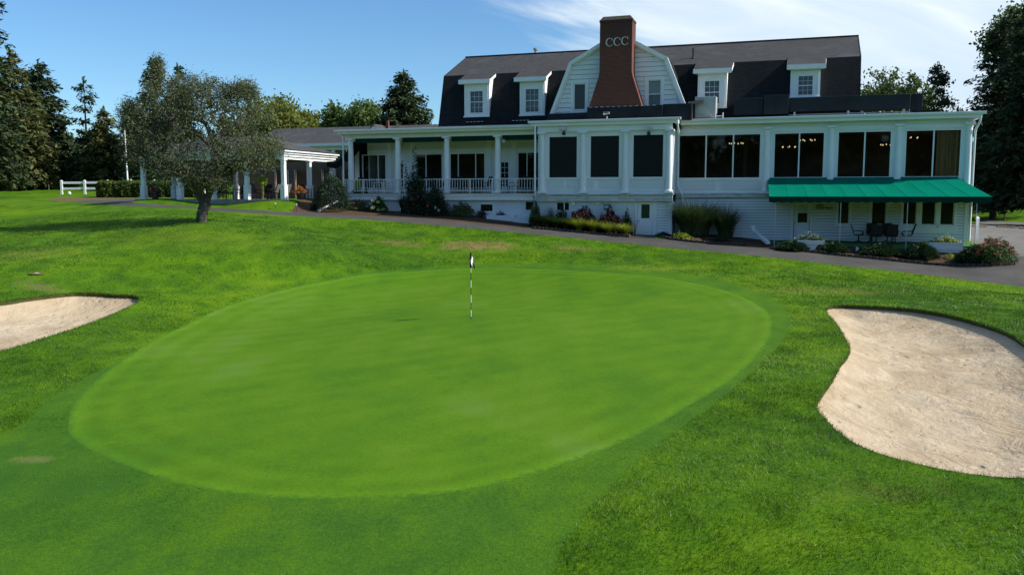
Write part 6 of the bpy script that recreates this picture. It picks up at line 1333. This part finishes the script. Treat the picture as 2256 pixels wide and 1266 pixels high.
# car park: corner post, wheel stops, rope posts
p = G(2151, 529); t = thing('corner_post', 'white vinyl post with pointed cap beside the house corner', 'post', p, -FA); H = 52/scale_at(p); mb = MB(); mb.box(-.085, .085, -.085, .085, -.1, H-.12); mb.build('shaft', M.plastic, t); mb = MB(); mb.add([(-.11,-.11,H-.118),(.11,-.11,H-.118),(.11,.11,H-.118),(-.11,.11,H-.118),(-.05,-.05,H-.03),(.05,-.05,H-.03),(.05,.05,H-.03),(-.05,.05,H-.03),(0,0,H+.02)], [(3,2,1,0),(0,1,5,4),(1,2,6,5),(2,3,7,6),(3,0,4,7),(4,5,8),(5,6,8),(6,7,8),(7,4,8)]); mb.build('cap', M.plastic, t)
ws = None
for px, py in ((2146, 499.5), (2163, 500), (2206, 501), (2224, 502), (2241, 503), (2258, 504.5)):
    p = G(px, py)
    if ws is None:
        ws = thing('wheel_stop', 'weathered wheel stop on the asphalt of the car park', 'wheel stop', p, -.1, 'wheel stops in the car park'); mb = MB(); mb.prism([(-.08,0),(.08,0),(.06,.11),(-.06,.11)], -.30, .30, T=lambda a, b, c: (c, a, b)); mb.build('block', M.wood, ws, 0, .015); mb = MB(); mb.box(-.29, -.1, -.062, .062, .1105, .114); mb.build('painted_end', M.plastic, ws)
    else: dup(ws, p, -.1 + rr.normal(0, .06))
pp = []
for px, py, h, lb in ((2213, 487, 23, 'short wooden rope post on the grass beyond the car park'), (2345, 492, 24, 'wooden rope post beyond the right edge of the picture')):
    p = G(px, py); H = h/scale_at(p); t = thing('rope_post', lb, 'post', p); mb = MB(); mb.tube([(0,0,-.1),(0,0,H)], [.085, .075], 9); mb.build('shaft', M.wood, t); pp.append((p, H))
A_ = pp[0][0] + np.array([0, 0, pp[0][1]*.85]); B_ = pp[1][0] + np.array([0, 0, pp[1][1]*.85]); t = thing('rope', 'slack rope hanging between the wooden posts', 'rope', A_); mb = MB(); mb.tube([tuple((B_-A_)*s - np.array([0, 0, .45*math.sin(s*math.pi)])) for s in np.linspace(0, 1, 14)], .018, 5); mb.build('strand', M.wood, t)
# ------------------------------------------------------------------ dining room behind the big windows
for i, (px, py, v) in enumerate(((1622, 318, 3.0), (1738, 326, 4.0), (1779, 311, 2.6), (1957, 321, 3.6), (2006, 306, 2.6))):
    u = fu(px, v, py); z = fh(px, py, v); lb = ['lit chandelier behind the three part window', 'lit chandelier behind the two part window, left of two', 'lit chandelier behind the two part window, right of two', 'lit chandelier half hidden by a window mullion', 'lit chandelier next to the tan curtain'][i]
    t = thing('chandelier', lb, 'chandelier', b2w(u, v, z), 0, 'chandeliers in the dining room'); mb = MB(); mb.tube([(0,0,-.05),(0,0,7.70-z)], .015, 6); mb.lathe([(.03,-.12),(.07,-.05),(.03,.06)], (0,0,0), 10); mb.build('stem', M.darkmetal, t)
    for k in range(6):
        a = k*math.pi/3 + .3*i; R = .42; mb = MB(); mb.tube([(0,0,-.04),(R*.5*math.cos(a),R*.5*math.sin(a),-.12),(R*math.cos(a),R*math.sin(a),-.02)], .012, 5); ar = mb.build('arm', M.darkmetal, t)
        mb = MB(); mb.lathe([(.0,0),(.028,.03),(.034,.06),(.018,.10),(.0,.11)], (R*math.cos(a),R*math.sin(a),0), 8); mb.build('bulb', M.bulb, ar)
def drape(label, u0, u1, v, T):
    t = thing('curtain', label, 'curtain', b2w(0, 0, 0), -FA, 'tan curtains'); mb = MB(); n = 60; P = []
    for i in range(n+1):
        x = u0 + (u1-u0)*i/n; P.append((x, v + (.11*math.sin(i*.72 + .8*math.sin(i*.21)) + .03*math.sin(i*1.9))))
    for (a, b), (c, d) in zip(P[:-1], P[1:]): mb.quad(T(a, b, 4.14), T(c, d, 4.14), T(c, d, 7.6), T(a, b, 7.6))
    mb.build('drape', M.curtain, t, 60)
drape('tan curtain hanging in the rightmost big window', fu(2062, .3, 345), 17.35, .3, lambda a, b, c: (a, b, c))
drape('tan curtain along the side wall seen through the rightmost window', .8, 3.6, 17.25, lambda a, b, c: (b, a, c))
cd = None
for px, v, lb in ((1988, .9, 'round backed dining chair behind the rightmost window, by the mullion'), (2003, 2.0, 'round backed dining chair farther inside the rightmost window'), (2030, .8, 'round backed dining chair in the middle of the rightmost window'), (2066, .75, 'round backed dining chair in front of the tan curtain')):
    loc = b2w(fu(px, v, 385), v, 4.121)
    if cd is None:
        cd = thing('dining_chair', lb, 'chair', loc, -FA + .3, 'dining chairs behind the big windows'); mb = MB(); mb.box(-.22, .22, -.2, .22, .42, .48); mb.build('seat', M.room, cd, 0, .02)
        mb = MB(); mb.prism([(-.2,.55),(.2,.55),(.24,.8),(.2,1.0),(.1,1.1),(-.1,1.1),(-.2,1.0),(-.24,.8)], -.24, -.2); mb.build('backrest', M.room, cd)
        for x in (-.19, .19):
            for y in (-.18, .19): mb = MB(); mb.box(x-.02, x+.02, y-.02, y+.02, 0, .42 if y > 0 else .6); mb.build('leg', M.black, cd)
    else: dup(cd, loc, -FA + .5, lb)
# ------------------------------------------------------------------ camera, sun, sky
cam = bpy.data.cameras.new('camera'); co = link(bpy.data.objects.new('camera', cam)); co.location = (0, 0, CZ); co.rotation_euler = (math.pi/2 - TILT, 0, 0)
cam.sensor_width = 36.0; cam.lens = 36.0 * FOC / 2256.0; cam.clip_end = 2000; cam.clip_start = .1; SC.camera = co
SUN_AZ, SUN_EL = math.radians(-11.7), math.radians(39.0)      # azimuth from +X towards +Y
sd = Vector((math.cos(SUN_EL) * math.cos(SUN_AZ), math.cos(SUN_EL) * math.sin(SUN_AZ), math.sin(SUN_EL)))
sl = bpy.data.lights.new('sun', 'SUN'); sl.energy = 5.0; sl.angle = math.radians(.5); sl.color = (1.0, .955, .88)
so = link(bpy.data.objects.new('sun', sl)); so.rotation_euler = sd.to_track_quat('Z', 'Y').to_euler(); so.location = (30, 0, 40)
W = bpy.data.worlds.new('World'); SC.world = W; W.use_nodes = True; nt = W.node_tree; nt.nodes.clear()
wo = nd(nt, 'ShaderNodeOutputWorld')
sky = nd(nt, 'ShaderNodeTexSky', sky_type='NISHITA'); sky.sun_disc = False; sky.sun_elevation = SUN_EL; sky.sun_rotation = math.pi/2 - SUN_AZ
sky.altitude = 200; sky.air_density = 1.0; sky.dust_density = .35; sky.ozone_density = 2.2
skc = nd(nt, 'ShaderNodeHueSaturation', {'Hue': .497, 'Saturation': 1.06, 'Value': 1.0, 'Color': sky.outputs[0]}).outputs[0]
tc = nd(nt, 'ShaderNodeTexCoord').outputs['Generated']
sx = nd(nt, 'ShaderNodeSeparateXYZ', {0: tc})
az = mth(nt, 'ARCTAN2', sx.outputs[0], sx.outputs[1]); el = sx.outputs[2]
# thin cirrus: streaks sheared down to the right, dense bank towards the sun
cvv = nd(nt, 'ShaderNodeCombineXYZ', {0: mth(nt, 'MULTIPLY', az, 2.2), 1: mth(nt, 'MULTIPLY', mth(nt, 'ADD', el, mth(nt, 'MULTIPLY', az, .28)), 8.5), 2: 3.7}).outputs[0]
n1 = noise(nt, cvv, 1.7, 8, .55, .7); n2 = noise(nt, cvv, 5.5, 6, .6, .4)
f = mth(nt, 'ADD', mth(nt, 'MULTIPLY', n1, .75), mth(nt, 'MULTIPLY', n2, .25))
bias = mth(nt, 'MULTIPLY', sstep(nt, mth(nt, 'ADD', az, mth(nt, 'MULTIPLY', el, .55)), .02, .42), .62)
cl = sstep(nt, mth(nt, 'ADD', f, bias), .53, .90)
cl = mth(nt, 'MULTIPLY', cl, sstep(nt, az, -.1, .1))
cl = mth(nt, 'MULTIPLY', cl, mth(nt, 'SUBTRACT', 1.0, mth(nt, 'MULTIPLY', sstep(nt, az, .9, 1.8), .8)))
ccol = mixc(nt, sstep(nt, n1, .35, .7), c4((5.2, 6.3, 7.3)), c4((7.4, 7.9, 8.2)))
skc = nd(nt, 'ShaderNodeMix', {0: 1.0, 6: skc, 7: c4((.67, .90, 1.08))}, data_type='RGBA', blend_type='MULTIPLY').outputs[2]
fin = mixc(nt, mth(nt, 'MULTIPLY', cl, .93), skc, ccol)
bg = nd(nt, 'ShaderNodeBackground', {0: fin, 1: .108}); nt.links.new(bg.outputs[0], wo.inputs[0])
vs = SC.view_settings; vs.view_transform = 'Standard'; vs.look = 'None'; vs.exposure = .36; vs.gamma = 1.0; vs.use_curve_mapping = False
SC.cycles.max_bounces = 6; SC.cycles.transparent_max_bounces = 12; SC.cycles.use_denoising = True; SC.cycles.caustics_reflective = False; SC.cycles.caustics_refractive = False
